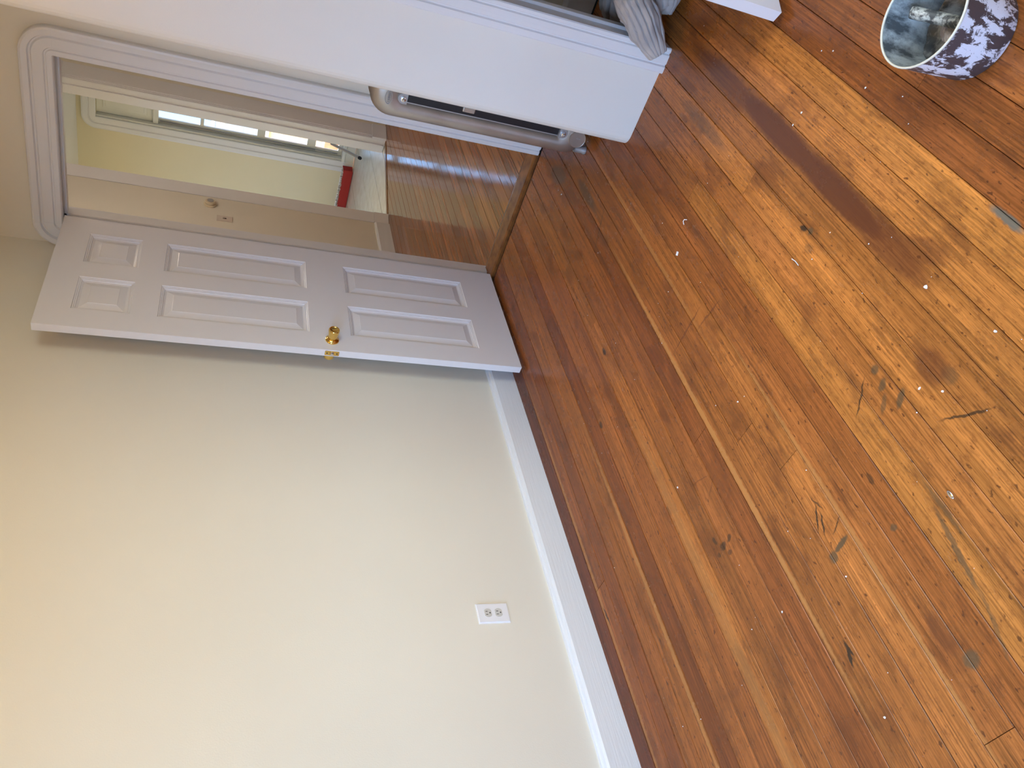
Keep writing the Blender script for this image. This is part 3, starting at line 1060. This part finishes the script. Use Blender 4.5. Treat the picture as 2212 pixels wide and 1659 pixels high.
# ------------------------------------------------------------------ sunroom window reaching near the floor
M_WIN = plain('window_white_paint', (0.78, 0.78, 0.72), rough=0.4)
M_GLASS = bpy.data.materials.new('window_glass')
M_GLASS.use_nodes = True
nt = M_GLASS.node_tree
nt.nodes.clear()
g_out = nt.nodes.new('ShaderNodeOutputMaterial')
g_mix = nt.nodes.new('ShaderNodeMixShader')
g_t = nt.nodes.new('ShaderNodeBsdfTransparent')
g_g = nt.nodes.new('ShaderNodeBsdfGlossy')
g_g.inputs['Roughness'].default_value = 0.02
g_f = nt.nodes.new('ShaderNodeFresnel')
g_f.inputs[0].default_value = 1.45
nt.links.new(g_f.outputs[0], g_mix.inputs[0])
nt.links.new(g_t.outputs[0], g_mix.inputs[1])
nt.links.new(g_g.outputs[0], g_mix.inputs[2])
nt.links.new(g_mix.outputs[0], g_out.inputs[0])

w1 = empty('window_1', (-1.27, 4.8, 0.0))


def wpart(name, mat, *b_, parent=None, r=0.003):
    bm = bmesh.new()
    bevel_box(bm, *b_, r, 1)
    return obj(name, bm, mat, parent or w1)


# casing on the room face with a rounded head corner
W_CAS = [(0.0, 0.0), (0.0, 0.016), (0.006, 0.020), (0.055, 0.020), (0.062, 0.014), (0.068, 0.014), (0.074, 0.024), (0.110, 0.026), (0.125, 0.022), (0.125, 0.0)]
for side, cx in ((-1, -1.82), (1, -0.72)):
    bm = bmesh.new()
    extrude_profile(bm, W_CAS, lambda a, d: V((cx + side * a, 4.75 - d, 0)), lambda a, d: V((cx + side * a, 4.75 - d, 2.56)))
    obj('casing_leg', bm, M_TRIM, w1)
    bm = bmesh.new()
    rings = []
    for i in range(11):
        t = math.pi / 2 * i / 10
        rings.append([V((cx + side * a * math.sin(t), 4.75 - d, 2.56 + a * math.cos(t))) for a, d in W_CAS])
    loft(bm, rings, True, True, True)
    obj('corner_block', bm, M_TRIM, w1)
    wpart('jamb', M_WIN, min(cx, cx - side * 0.018), max(cx, cx - side * 0.018), 4.745, 4.87, 0.10, 2.56)
bm = bmesh.new()
extrude_profile(bm, W_CAS, lambda a, d: V((-1.82, 4.75 - d, 2.56 + a)), lambda a, d: V((-0.72, 4.75 - d, 2.56 + a)))
obj('casing_head', bm, M_TRIM_H, w1)
wpart('sill', M_WIN, -1.82, -0.72, 4.72, 4.87, 0.10, 0.135)
wpart('apron', M_WIN, -1.82, -0.72, 4.735, 4.755, 0.0, 0.10)
# panel above the sash
wpart('head_panel', M_WIN, -1.80, -0.74, 4.80, 4.83, 2.03, 2.56)
wpart('panel_moulding', M_WIN, -1.74, -0.80, 4.785, 4.802, 2.10, 2.50)
wpart('panel_field', M_WIN, -1.715, -0.825, 4.778, 4.79, 2.125, 2.475)
wpart('transom_rail', M_WIN, -1.80, -0.74, 4.77, 4.85, 1.995, 2.045)
# sash
SY0, SY1 = 4.815, 4.85
wpart('sash_stile', M_WIN, -1.80, -1.755, SY0, SY1, 0.135, 1.995)
wpart('sash_stile', M_WIN, -0.785, -0.74, SY0, SY1, 0.135, 1.995)
wpart('sash_rail', M_WIN, -1.755, -0.785, SY0, SY1, 0.135, 0.175)
for za, zb in ((1.565, 1.60), (0.955, 1.035), (0.425, 0.515)):
    wpart('sash_rail', M_WIN, -1.755, -0.785, SY0, SY1, za, zb)
for za, zb in ((0.175, 0.425), (0.515, 0.955), (1.035, 1.565), (1.60, 1.995)):
    bm = bmesh.new()
    box(bm, -1.755, -0.785, 4.830, 4.834, za, zb)
    obj('pane', bm, M_GLASS, w1)
T(w1, 'tall white sunroom window with sky and house outside', 'window', kind='structure')
bm = bmesh.new()
tube(bm, [(-1.775, 4.80, 1.98), (-1.775, 4.80, 0.42)], 0.007, 8)
bc = empty('blind_cord', (-1.775, 4.80, 0.2))
obj('wand', bm, M_WASHER, bc, smooth=True)
for q in range(9):
    bm = bmesh.new()
    bmesh.ops.create_icosphere(bm, subdivisions=1, radius=0.0055, matrix=Matrix.Translation((-1.775, 4.80, 0.41 - q * 0.011)))
    obj('bead', bm, M_WASHER, bc)
bm = bmesh.new()
tube(bm, [(-1.775, 4.80, 0.318), (-1.775, 4.80, 0.18)], 0.0065, 8)
obj('weight', bm, M_WASHER, bc, smooth=True)
T(bc, 'thin grey blind wand with bead chain hanging beside the sunroom window', 'blind cord')

# windows behind the camera and one added out of view to light the sunroom: frames only, light comes through
for i, (xa, xb) in enumerate(((0.45, 1.25), (1.55, 2.35))):
    wr = empty('window_%d' % (i + 2), ((xa + xb) / 2, -4.36, 0.6))
    for nm, b_ in (('stile', (xa, xa + 0.05, -4.39, -4.34, 0.6, 2.3)), ('stile', (xb - 0.05, xb, -4.39, -4.34, 0.6, 2.3)), ('rail', (xa + 0.05, xb - 0.05, -4.39, -4.34, 0.6, 0.66)),
                   ('rail', (xa + 0.05, xb - 0.05, -4.39, -4.34, 2.24, 2.3)), ('meeting_rail', (xa + 0.05, xb - 0.05, -4.39, -4.34, 1.43, 1.47))):
        wpart(nm, M_WIN, *b_, parent=wr)
    T(wr, 'white sash window in the wall facing the doorway', 'window', kind='structure')
    wr['group'] = 'windows behind the viewer'
wr = empty('window_5', (2.81, -1.9, 0.7))
for nm, b_ in (('stile', (2.78, 2.83, -2.60, -2.55, 0.7, 2.35)), ('stile', (2.78, 2.83, -1.25, -1.20, 0.7, 2.35)), ('rail', (2.78, 2.83, -2.55, -1.25, 0.7, 0.76)), ('rail', (2.78, 2.83, -2.55, -1.25, 2.29, 2.35)),
               ('meeting_rail', (2.78, 2.83, -2.55, -1.25, 1.50, 1.54))):
    wpart(nm, M_WIN, *b_, parent=wr)
T(wr, 'wide white sash window opposite the outlet wall', 'window', kind='structure')
wr = empty('window_4', (-3.46, 3.4, 0.5))  # unseen window added to let the sunroom fill light in
for nm, b_ in (('stile', (-3.48, -3.44, 2.7, 2.75, 0.5, 2.4)), ('stile', (-3.48, -3.44, 4.05, 4.1, 0.5, 2.4)), ('rail', (-3.48, -3.44, 2.75, 4.05, 0.5, 0.56)), ('rail', (-3.48, -3.44, 2.75, 4.05, 2.34, 2.4))):
    wpart(nm, M_WIN, *b_, parent=wr)
T(wr, 'white framed side window of the sunroom', 'window', kind='structure')

# ------------------------------------------------------------------ outside the sunroom
M_BLUE = plain('pale_blue_siding', (0.46, 0.62, 0.74), rough=0.7)
M_CREAM_EXT = plain('cream_stucco', (0.80, 0.68, 0.46), rough=0.8)
M_BRICK = plain('salmon_brick', (0.66, 0.36, 0.24), rough=0.9, color2=(0.56, 0.28, 0.19), noise_amt=0.15, nscale=14)
nb = empty('neighbour_house', (1.0, 13.0, -3.0))
bm = bmesh.new()
for q in range(24):
    z = -3.0 + q * 0.18
    box(bm, -9.0, 8.0, 12.0 + 0.0 , 12.03 + 0.02 * (q % 2), z, z + 0.175)
obj('siding', bm, M_BLUE, nb)
bm = bmesh.new()
box(bm, -9.2, 8.2, 11.85, 12.1, 1.32, 1.48)
obj('gutter', bm, M_TRIM_H, nb)
bm = bmesh.new()
extrude_profile(bm, [(12.0, 1.45), (12.0, 1.50), (16.0, 1.60), (16.0, -3.0), (12.06, -3.0)], lambda a, b: V((-9.0, a, b)), lambda a, b: V((8.0, a, b)))
obj('roof', bm, M_WASHER, nb)
T(nb, 'pale blue neighbouring house seen through the sunroom window', 'house')
gw = empty('garden_wall', (-2.0, 8.0, -3.0))
bm = bmesh.new()
box(bm, -8.0, 4.0, 8.0, 8.25, -3.0, 0.72)
obj('wall_face', bm, M_CREAM_EXT, gw)
bm = bmesh.new()
bevel_box(bm, -8.05, 4.05, 7.95, 8.30, 0.72, 0.80, 0.01, 1)
obj('coping', bm, M_TRIM_H, gw)
T(gw, 'cream garden wall seen low through the sunroom window', 'wall')
bp_ = boxes('balcony_parapet', M_BRICK, [(-5.0, 2.0, 6.1, 6.3, -3.0, 0.16)], 'salmon brick parapet just outside the sunroom window', 'parapet', kind=None)

bp_['category'] = 'parapet'
boxes('outside_ground', M_BRICK, [(-30, 30, 4.9, 40, -3.1, -3.0)], 'reddish paved ground far below the sunroom window', 'ground')

# ------------------------------------------------------------------ sunroom: torn red carton and pole
M_RED = plain('red_card', (0.36, 0.012, 0.010), rough=0.5)
M_TORN = plain('torn_white_card', (0.72, 0.69, 0.62), rough=0.8, color2=(0.25, 0.2, 0.16), noise_amt=0.12, nscale=60)
ca = empty('red_carton', (-2.16, 4.70, 0.0))


def ragged_strip(name, mat, p0, p1, zbase, ztop, amp, th, parent, n=36, seed=1):
    rnd = random.Random(seed)
    p0, p1 = V(p0), V(p1)
    d = (p1 - p0)
    nrm = V((-d.y, d.x, 0)).normalized() * th
    bm = bmesh.new()
    rings = []
    for i in range(n + 1):
        p = p0 + d * (i / n)
        zt = ztop + rnd.uniform(-amp, amp)
        rings.append([p + V((0, 0, zbase)), p + nrm + V((0, 0, zbase)), p + nrm + V((0, 0, zt)), p + V((0, 0, zt))])
    loft(bm, rings, True, True, True)
    return obj(name, bm, mat, parent)


ragged_strip('front_panel', M_RED, (-2.46, 4.630, 0.003), (-1.88, 4.650, 0.003), 0, 0.098, 0.006, 0.004, ca, seed=3)
ragged_strip('end_panel', M_RED, (-1.88, 4.650, 0.003), (-1.862, 4.722, 0.003), 0, 0.105, 0.003, 0.004, ca, 8, seed=4)
ragged_strip('torn_edge', M_TORN, (-2.45, 4.652, 0.003), (-1.90, 4.668, 0.003), 0.0, 0.112, 0.014, 0.003, ca, 60, seed=5)
ragged_strip('back_panel', M_TORN, (-2.44, 4.715, 0.003), (-1.88, 4.722, 0.003), 0.0, 0.10, 0.012, 0.004, ca, 40, seed=6)
ragged_strip('torn_flap', M_RED, (-2.52, 4.655, 0.003), (-2.455, 4.640, 0.003), 0.05, 0.105, 0.02, 0.003, ca, 8, seed=8)
bm = bmesh.new()
box(bm, -2.45, -1.885, 4.64, 4.715, 0.001, 0.005)
obj('bottom_panel', bm, M_RED, ca)
T(ca, 'torn red cardboard carton lying against the sunroom baseboard', 'carton')
po = empty('pole', (-1.503, 4.262, 0.0))
d0, d1_ = V((-1.503, 4.262, 0.022)), V((-1.555, 4.55, 0.262))
dirp = (d1_ - d0).normalized()
bm = bmesh.new()
tube(bm, [d0 + dirp * 0.02, d0 + dirp * 0.43, d0 + dirp * 1.0][:2], 0.0155, 14)
obj('shaft', bm, plain('grey_pole_metal', (0.42, 0.40, 0.38), rough=0.35, metal=0.4), po, smooth=True, auto=40)
bm = bmesh.new()
tube(bm, [d0 - dirp * 0.006, d0 + dirp * 0.004, d0 + dirp * 0.022], [0.014, 0.0185, 0.0175], 14)
obj('rubber_tip', bm, M_DARK, po, smooth=True, auto=40)
T(po, 'grey metal pole with black rubber tip leaning low in the sunroom', 'pole')

# ------------------------------------------------------------------ crumpled cloth at the closet opening
M_CLOTH = plain('grey_canvas', (0.52, 0.465, 0.425), rough=0.9, color2=(0.36, 0.335, 0.325), noise_amt=0.2, nscale=12, bump=0.1)


def catmull(pts, t):
    n = len(pts) - 1
    f = min(max(t, 0.0), 0.99999) * n
    i = int(f)
    u = f - i
    p = [pts[max(0, min(n, i + k))] for k in (-1, 0, 1, 2)]
    return 0.5 * ((2 * p[1]) + (p[2] - p[0]) * u + (2 * p[0] - 5 * p[1] + 4 * p[2] - p[3]) * u * u + (3 * p[1] - p[0] - 3 * p[2] + p[3]) * u ** 3)


def sleeve(bm, path, hw, hh, folds, amp, seed, n=90, m=128):
    path = [V(p) for p in path]
    rings = []
    for i in range(n + 1):
        t = i / n
        c = catmull(path, t)
        dd = (catmull(path, t + 0.02) - catmull(path, t - 0.02)).normalized()
        s = dd.cross(V((0, 0, 1))).normalized()
        u = s.cross(dd).normalized()
        w = catmull([V((a, 0, 0)) for a in hw], t).x
        h = catmull([V((a, 0, 0)) for a in hh], t).x
        ring = []
        for j in range(m):
            a = 2 * math.pi * j / m
            ph = noise.noise(V((t * 2.2 + seed, math.cos(a) * 0.9, math.sin(a) * 0.9))) * 3.6
            w_ = math.sin(folds * 0.5 * a + ph * 1.4 + seed) / 0.26
            crease = math.exp(-w_ * w_)
            k = 1.06 - amp * crease * min(1, 5 * t + 0.3)
            nz = noise.noise(V((c.x * 22 + math.cos(a), c.y * 22 + seed, math.sin(a) * 1.5))) * 0.16 + noise.noise(V((c.x * 60, c.y * 60 + math.cos(a) * 2.5, math.sin(a) * 2.5 + seed))) * 0.07
            p = c + s * (math.cos(a) * w * (k + nz)) + u * (math.sin(a) * h * (k + nz))
            p.z = max(p.z, 0.004 + 0.002 * (j % 3))
            ring.append(p)
        rings.append(ring)
    loft(bm, rings, True, True, True)


bm = bmesh.new()
sleeve(bm, [(1.91, -0.55, 0.20), (1.84, -0.66, 0.205), (1.790, -0.735, 0.185), (1.738, -0.797, 0.14), (1.676, -0.836, 0.075)], [0.045, 0.055, 0.060, 0.052, 0.028], [0.06, 0.062, 0.060, 0.055, 0.030], 13.0, 0.30, 1.3)
sleeve(bm, [(1.99, -0.70, 0.09), (1.93, -0.715, 0.08), (1.86, -0.715, 0.065), (1.785, -0.70, 0.05)], [0.03, 0.050, 0.048, 0.03], [0.04, 0.05, 0.045, 0.03], 7.0, 0.26, 4.1)
sleeve(bm, [(1.90, -0.56, 0.08), (1.82, -0.50, 0.085), (1.72, -0.43, 0.085), (1.65, -0.37, 0.05)], [0.05, 0.085, 0.09, 0.04], [0.05, 0.08, 0.08, 0.035], 11.0, 0.34, 7.7)
sleeve(bm, [(1.93, -0.58, 0.09), (1.87, -0.64, 0.10), (1.82, -0.69, 0.085), (1.79, -0.73, 0.06)], [0.05, 0.075, 0.065, 0.03], [0.06, 0.08, 0.07, 0.04], 9.0, 0.3, 2.2)
T(obj('drop_cloth', bm, M_CLOTH, smooth=True), 'crumpled grey canvas drop cloth heaped in the closet opening', 'cloth')

# ------------------------------------------------------------------ paint pail
def splatter_mat(name, c_dark, c_light, scale, lo, hi, rough=0.45, stretch=(1, 1, 0.5)):
    m, nt, b = new_mat(name)
    g = N(nt, 'NewGeometry')
    mp = N(nt, 'Mapping')
    mp.inputs['Scale'].default_value = stretch
    n1 = N(nt, 'TexNoise')
    n1.inputs['Scale'].default_value = scale
    n1.inputs['Detail'].default_value = 7
    n1.inputs['Roughness'].default_value = 0.68
    n1.inputs['Distortion'].default_value = 0.25
    link(nt, g.outputs['Position'], mp.inputs[0])
    link(nt, mp.outputs[0], n1.inputs['Vector'])
    rp = N(nt, 'ValToRGB')
    rp.color_ramp.elements[0].position = lo
    rp.color_ramp.elements[1].position = hi
    rp.color_ramp.elements[0].color = (*c_dark, 1)
    rp.color_ramp.elements[1].color = (*c_light, 1)
    link(nt, n1.outputs[0], rp.inputs[0])
    link(nt, rp.outputs[0], b.inputs['Base Color'])
    b.inputs['Roughness'].default_value = rough
    bp = N(nt, 'Bump')
    bp.inputs['Strength'].default_value = 0.6
    bp.inputs['Distance'].default_value = 0.002
    link(nt, n1.outputs[0], bp.inputs['Height'])
    link(nt, bp.outputs[0], b.inputs['Normal'])
    return m


M_PAIL = splatter_mat('paint_crusted_pail', (0.075, 0.055, 0.058), (0.72, 0.71, 0.78), 40, 0.495, 0.54)
M_PAIL_IN = splatter_mat('pail_inside', (0.07, 0.08, 0.085), (0.42, 0.46, 0.46), 22, 0.38, 0.56)
M_SLUDGE = splatter_mat('dried_paint_residue', (0.035, 0.035, 0.032), (0.34, 0.34, 0.31), 16, 0.42, 0.6)
PC = V((2.1715, -1.8955, 0.001))
pail = empty('paint_pail', PC)
mm = Matrix.Translation(PC)
bm = bmesh.new()
lathe(bm, [(0.0, 0.0), (0.088, 0.0), (0.0905, 0.003), (0.0935, 0.05), (0.0965, 0.10), (0.0992, 0.150)], mm, 56, False)
obj('body', bm, M_PAIL, pail, smooth=True, auto=50)
bm = bmesh.new()
lathe(bm, [(0.0975, 0.150), (0.0945, 0.10), (0.0915, 0.05), (0.0885, 0.008), (0.0, 0.006)], mm, 56, False)
obj('lining', bm, M_PAIL_IN, pail, smooth=True, auto=50)
bm = bmesh.new()
rings = []
for i in range(56):
    a = 2 * math.pi * i / 56
    rings.append([PC + V(((0.0985 + 0.0022 * math.cos(b_)) * math.cos(a), (0.0985 + 0.0022 * math.cos(b_)) * math.sin(a), 0.1515 + 0.003 * math.sin(b_))) for b_ in [2 * math.pi * q / 8 for q in range(8)]])
loft(bm, rings, True, close_path=True)
obj('rim', bm, plain('bare_cream_rim', (0.72, 0.68, 0.55), rough=0.35), pail, smooth=True)
bm = bmesh.new()
rings = []
for i in range(9):
    r_ = 0.088 * i / 8 + 0.0005
    rings.append([PC + V((r_ * math.cos(a), r_ * math.sin(a), 0.026 + 0.014 * noise.noise(V((r_ * math.cos(a) * 30, r_ * math.sin(a) * 30, 3.1))) + 0.012 * (i / 8) ** 4)) for a in [2 * math.pi * q / 40 for q in range(40)]])
loft(bm, rings, True, True, False)
obj('dried_paint', bm, M_SLUDGE, pail, smooth=True)
T(pail, 'small round paint pail crusted with white and dark paint', 'pail')
ro = empty('mini_roller', PC + V((0.0, 0.03, 0.06)))
bm = bmesh.new()
ra, rb_ = PC + V((-0.010, 0.070, 0.118)), PC + V((0.016, -0.030, 0.048))
rd = (rb_ - ra).normalized()
lathe(bm, [(0.006, 0.001), (0.0115, 0.0), (0.0125, 0.003), (0.0125, 0.11), (0.011, 0.114), (0.0, 0.114)], axis_matrix(ra, rd), 20, False)
obj('sleeve', bm, splatter_mat('roller_nap', (0.07, 0.07, 0.065), (0.55, 0.55, 0.48), 40, 0.45, 0.55), ro, smooth=True, auto=50)
bm = bmesh.new()
lathe(bm, [(0.0, 0.002), (0.0062, 0.002), (0.0062, 0.0), (0.004, -0.002), (0.0, -0.002)], axis_matrix(ra, rd), 14, False)
obj('core_cap', bm, M_DARK, ro)
T(ro, 'small paint caked roller lying inside the paint pail', 'paint roller')
bm = bmesh.new()
bmesh.ops.create_icosphere(bm, subdivisions=3, radius=0.022)
for v in bm.verts:
    v.co *= 1 + 0.5 * noise.noise(v.co * 60)
    v.co.z *= 0.7
    v.co += PC + V((-0.008, 0.012, 0.048))
T(obj('paint_skin_lump', bm, splatter_mat('paint_skin', (0.30, 0.27, 0.26), (0.52, 0.48, 0.47), 30, 0.4, 0.6)), 'pinkish lump of dried paint skin inside the pail', 'paint lump')

# ------------------------------------------------------------------ scraps on the floor
M_FLECK = plain('white_paint_chip', (0.85, 0.84, 0.85), rough=0.6)
M_GRIT = plain('grey_grit', (0.45, 0.46, 0.48), rough=0.35)
bm = bmesh.new()
bb = bmesh.new()
box(bb, -0.0065, 0.0065, -0.0055, 0.0055, 0, 0.0006)
for v in bb.verts:
    v.co.z += 0.0012 * (v.co.x / 0.006) ** 2 + 0.0004
merge(bm, bb, Matrix.Translation((1.247, -1.361, 0)) @ Matrix.Rotation(0.35, 4, 'Z'))
T(obj('paper_scrap', bm, M_FLECK), 'small square white paper scrap on the floor boards', 'paper scrap')
bm = bmesh.new()
tube(bm, [(1.331, -1.318, 0.002), (1.338, -1.310, 0.005), (1.346, -1.312, 0.006), (1.351, -1.320, 0.002)], 0.0012, 6)
T(obj('paper_curl', bm, M_FLECK), 'thin curled white paper sliver near the paper scrap', 'paper sliver')
bm = bmesh.new()
tube(bm, [(1.548, -1.812, 0.002), (1.552, -1.828, 0.003), (1.551, -1.845, 0.002)], 0.0011, 6)
T(obj('wood_splinter', bm, M_FLECK), 'pale straight splinter beside the dark knot in the floor', 'splinter')


def fleck(x, y, s, seed):
    rnd = random.Random(seed)
    n = rnd.choice((5, 6, 7))
    bm = bmesh.new()
    pr = [(s * rnd.uniform(0.6, 1.2) * math.cos(2 * math.pi * q / n), s * rnd.uniform(0.5, 1.0) * math.sin(2 * math.pi * q / n)) for q in range(n)]
    extrude_profile(bm, pr, lambda a, b: V((a, b, 0.0)), lambda a, b: V((a * 0.8, b * 0.8, s * 0.45)))
    o = obj('paint_fleck', bm, M_FLECK)
    o.location = (x, y, 0.0002)
    o.rotation_euler = (0, 0, rnd.uniform(0, 6))
    return o


FL = [(1.745, -2.19, 0.0055), (1.781, -2.379, 0.0042), (1.146, -1.945, 0.0034), (0.763, -1.947, 0.0038), (1.049, -2.806, 0.0042), (1.829, -1.542, 0.0035), (0.921, -2.477, 0.0030),
      (1.791, -1.537, 0.0028), (1.622, -2.384, 0.0040), (0.892, -0.405, 0.0040), (0.926, -0.900, 0.0022), (1.588, -2.340, 0.0038), (1.157, -2.525, 0.0030), (1.969, -1.700, 0.0030),
      (2.002, -1.819, 0.0022), (1.988, -1.526, 0.0026), (1.972, -1.486, 0.0022), (0.886, -0.36, 0.0028)]
rf = random.Random(11)
while len(FL) < 95:
    x, y = rf.uniform(0.25, 2.2), rf.uniform(-2.9, -0.25)
    if x > 1.28 and y > -0.8:
        continue
    if (x - PC.x) ** 2 + (y - PC.y) ** 2 < 0.11 ** 2:
        continue
    if x > 1.85 and y > -1.4:
        continue
    FL.append((x, y, rf.choice((0.0010, 0.0013, 0.0016, 0.0020))))
OWN = {0: 'largest white paint chip on the worn golden boards', 1: 'white paint chip beside the long dark stained board', 2: 'lone white chip on brown boards between knot and scratches',
       3: 'white chip on the brown boards facing the outlet', 4: 'small white chip near the short black double scratch', 5: 'white speck on the dark board between closet and pail',
       8: 'white chip on the brown stain in the worn boards', 9: 'white crumb on the boards in front of the radiator foot', 13: 'white crumb at the side of the paint pail'}
for i, (x, y, s) in enumerate(FL):
    fo = fleck(x, y, s, i)
    if i in OWN:
        T(fo, OWN[i], 'paint chip')
    else:
        T(fo, 'tiny white paint fleck lying on the pine floor', 'paint fleck', group='paint flecks scattered on the floor')
bm = bmesh.new()
bmesh.ops.create_icosphere(bm, subdivisions=2, radius=1.0)
for v in bm.verts:
    v.co = V((1.494 + v.co.x * 0.005, -2.552 + v.co.y * 0.011, 0.002 + v.co.z * 0.0022))
T(obj('metal_scrap', bm, M_CHROME, smooth=True), 'small shiny grey metal scrap on a pale board', 'metal scrap')

# ------------------------------------------------------------------ ceiling lamps


def ceiling_lamp(name, loc, r_, mat, label):
    root = empty(name, loc)
    mm = Matrix.Translation(loc) @ Matrix.Rotation(math.pi, 4, 'X')
    bm = bmesh.new()
    lathe(bm, [(0, 0), (r_ * 0.75, 0), (r_ * 0.75, 0.02), (r_ * 0.9, 0.035), (0, 0.035)], mm, 28, False)
    obj('canopy', bm, M_BRASS, root, smooth=True, auto=40)
    bm = bmesh.new()
    lathe(bm, [(r_ * math.cos(a), 0.036 + r_ * 0.75 * math.sin(a)) for a in [math.pi / 2 * q / 10 for q in range(11)]], mm, 28, True)
    obj('shade', bm, mat, root, smooth=True)
    T(root, label, 'ceiling lamp')


ceiling_lamp('ceiling_lamp', V((1.40, -2.0, H)), 0.13, emission('warm_lamp_glass', (1.0, 0.52, 0.06), LAMP_STRENGTH), 'warm glowing dome lamp on the main room ceiling')
ceiling_lamp('ceiling_lamp', V((0.35, 1.5, H)), 0.11, emission('hall_lamp_glass', (1.0, 0.84, 0.72), HALL_LAMP_STRENGTH), 'dim warm dome lamp on the hall ceiling')
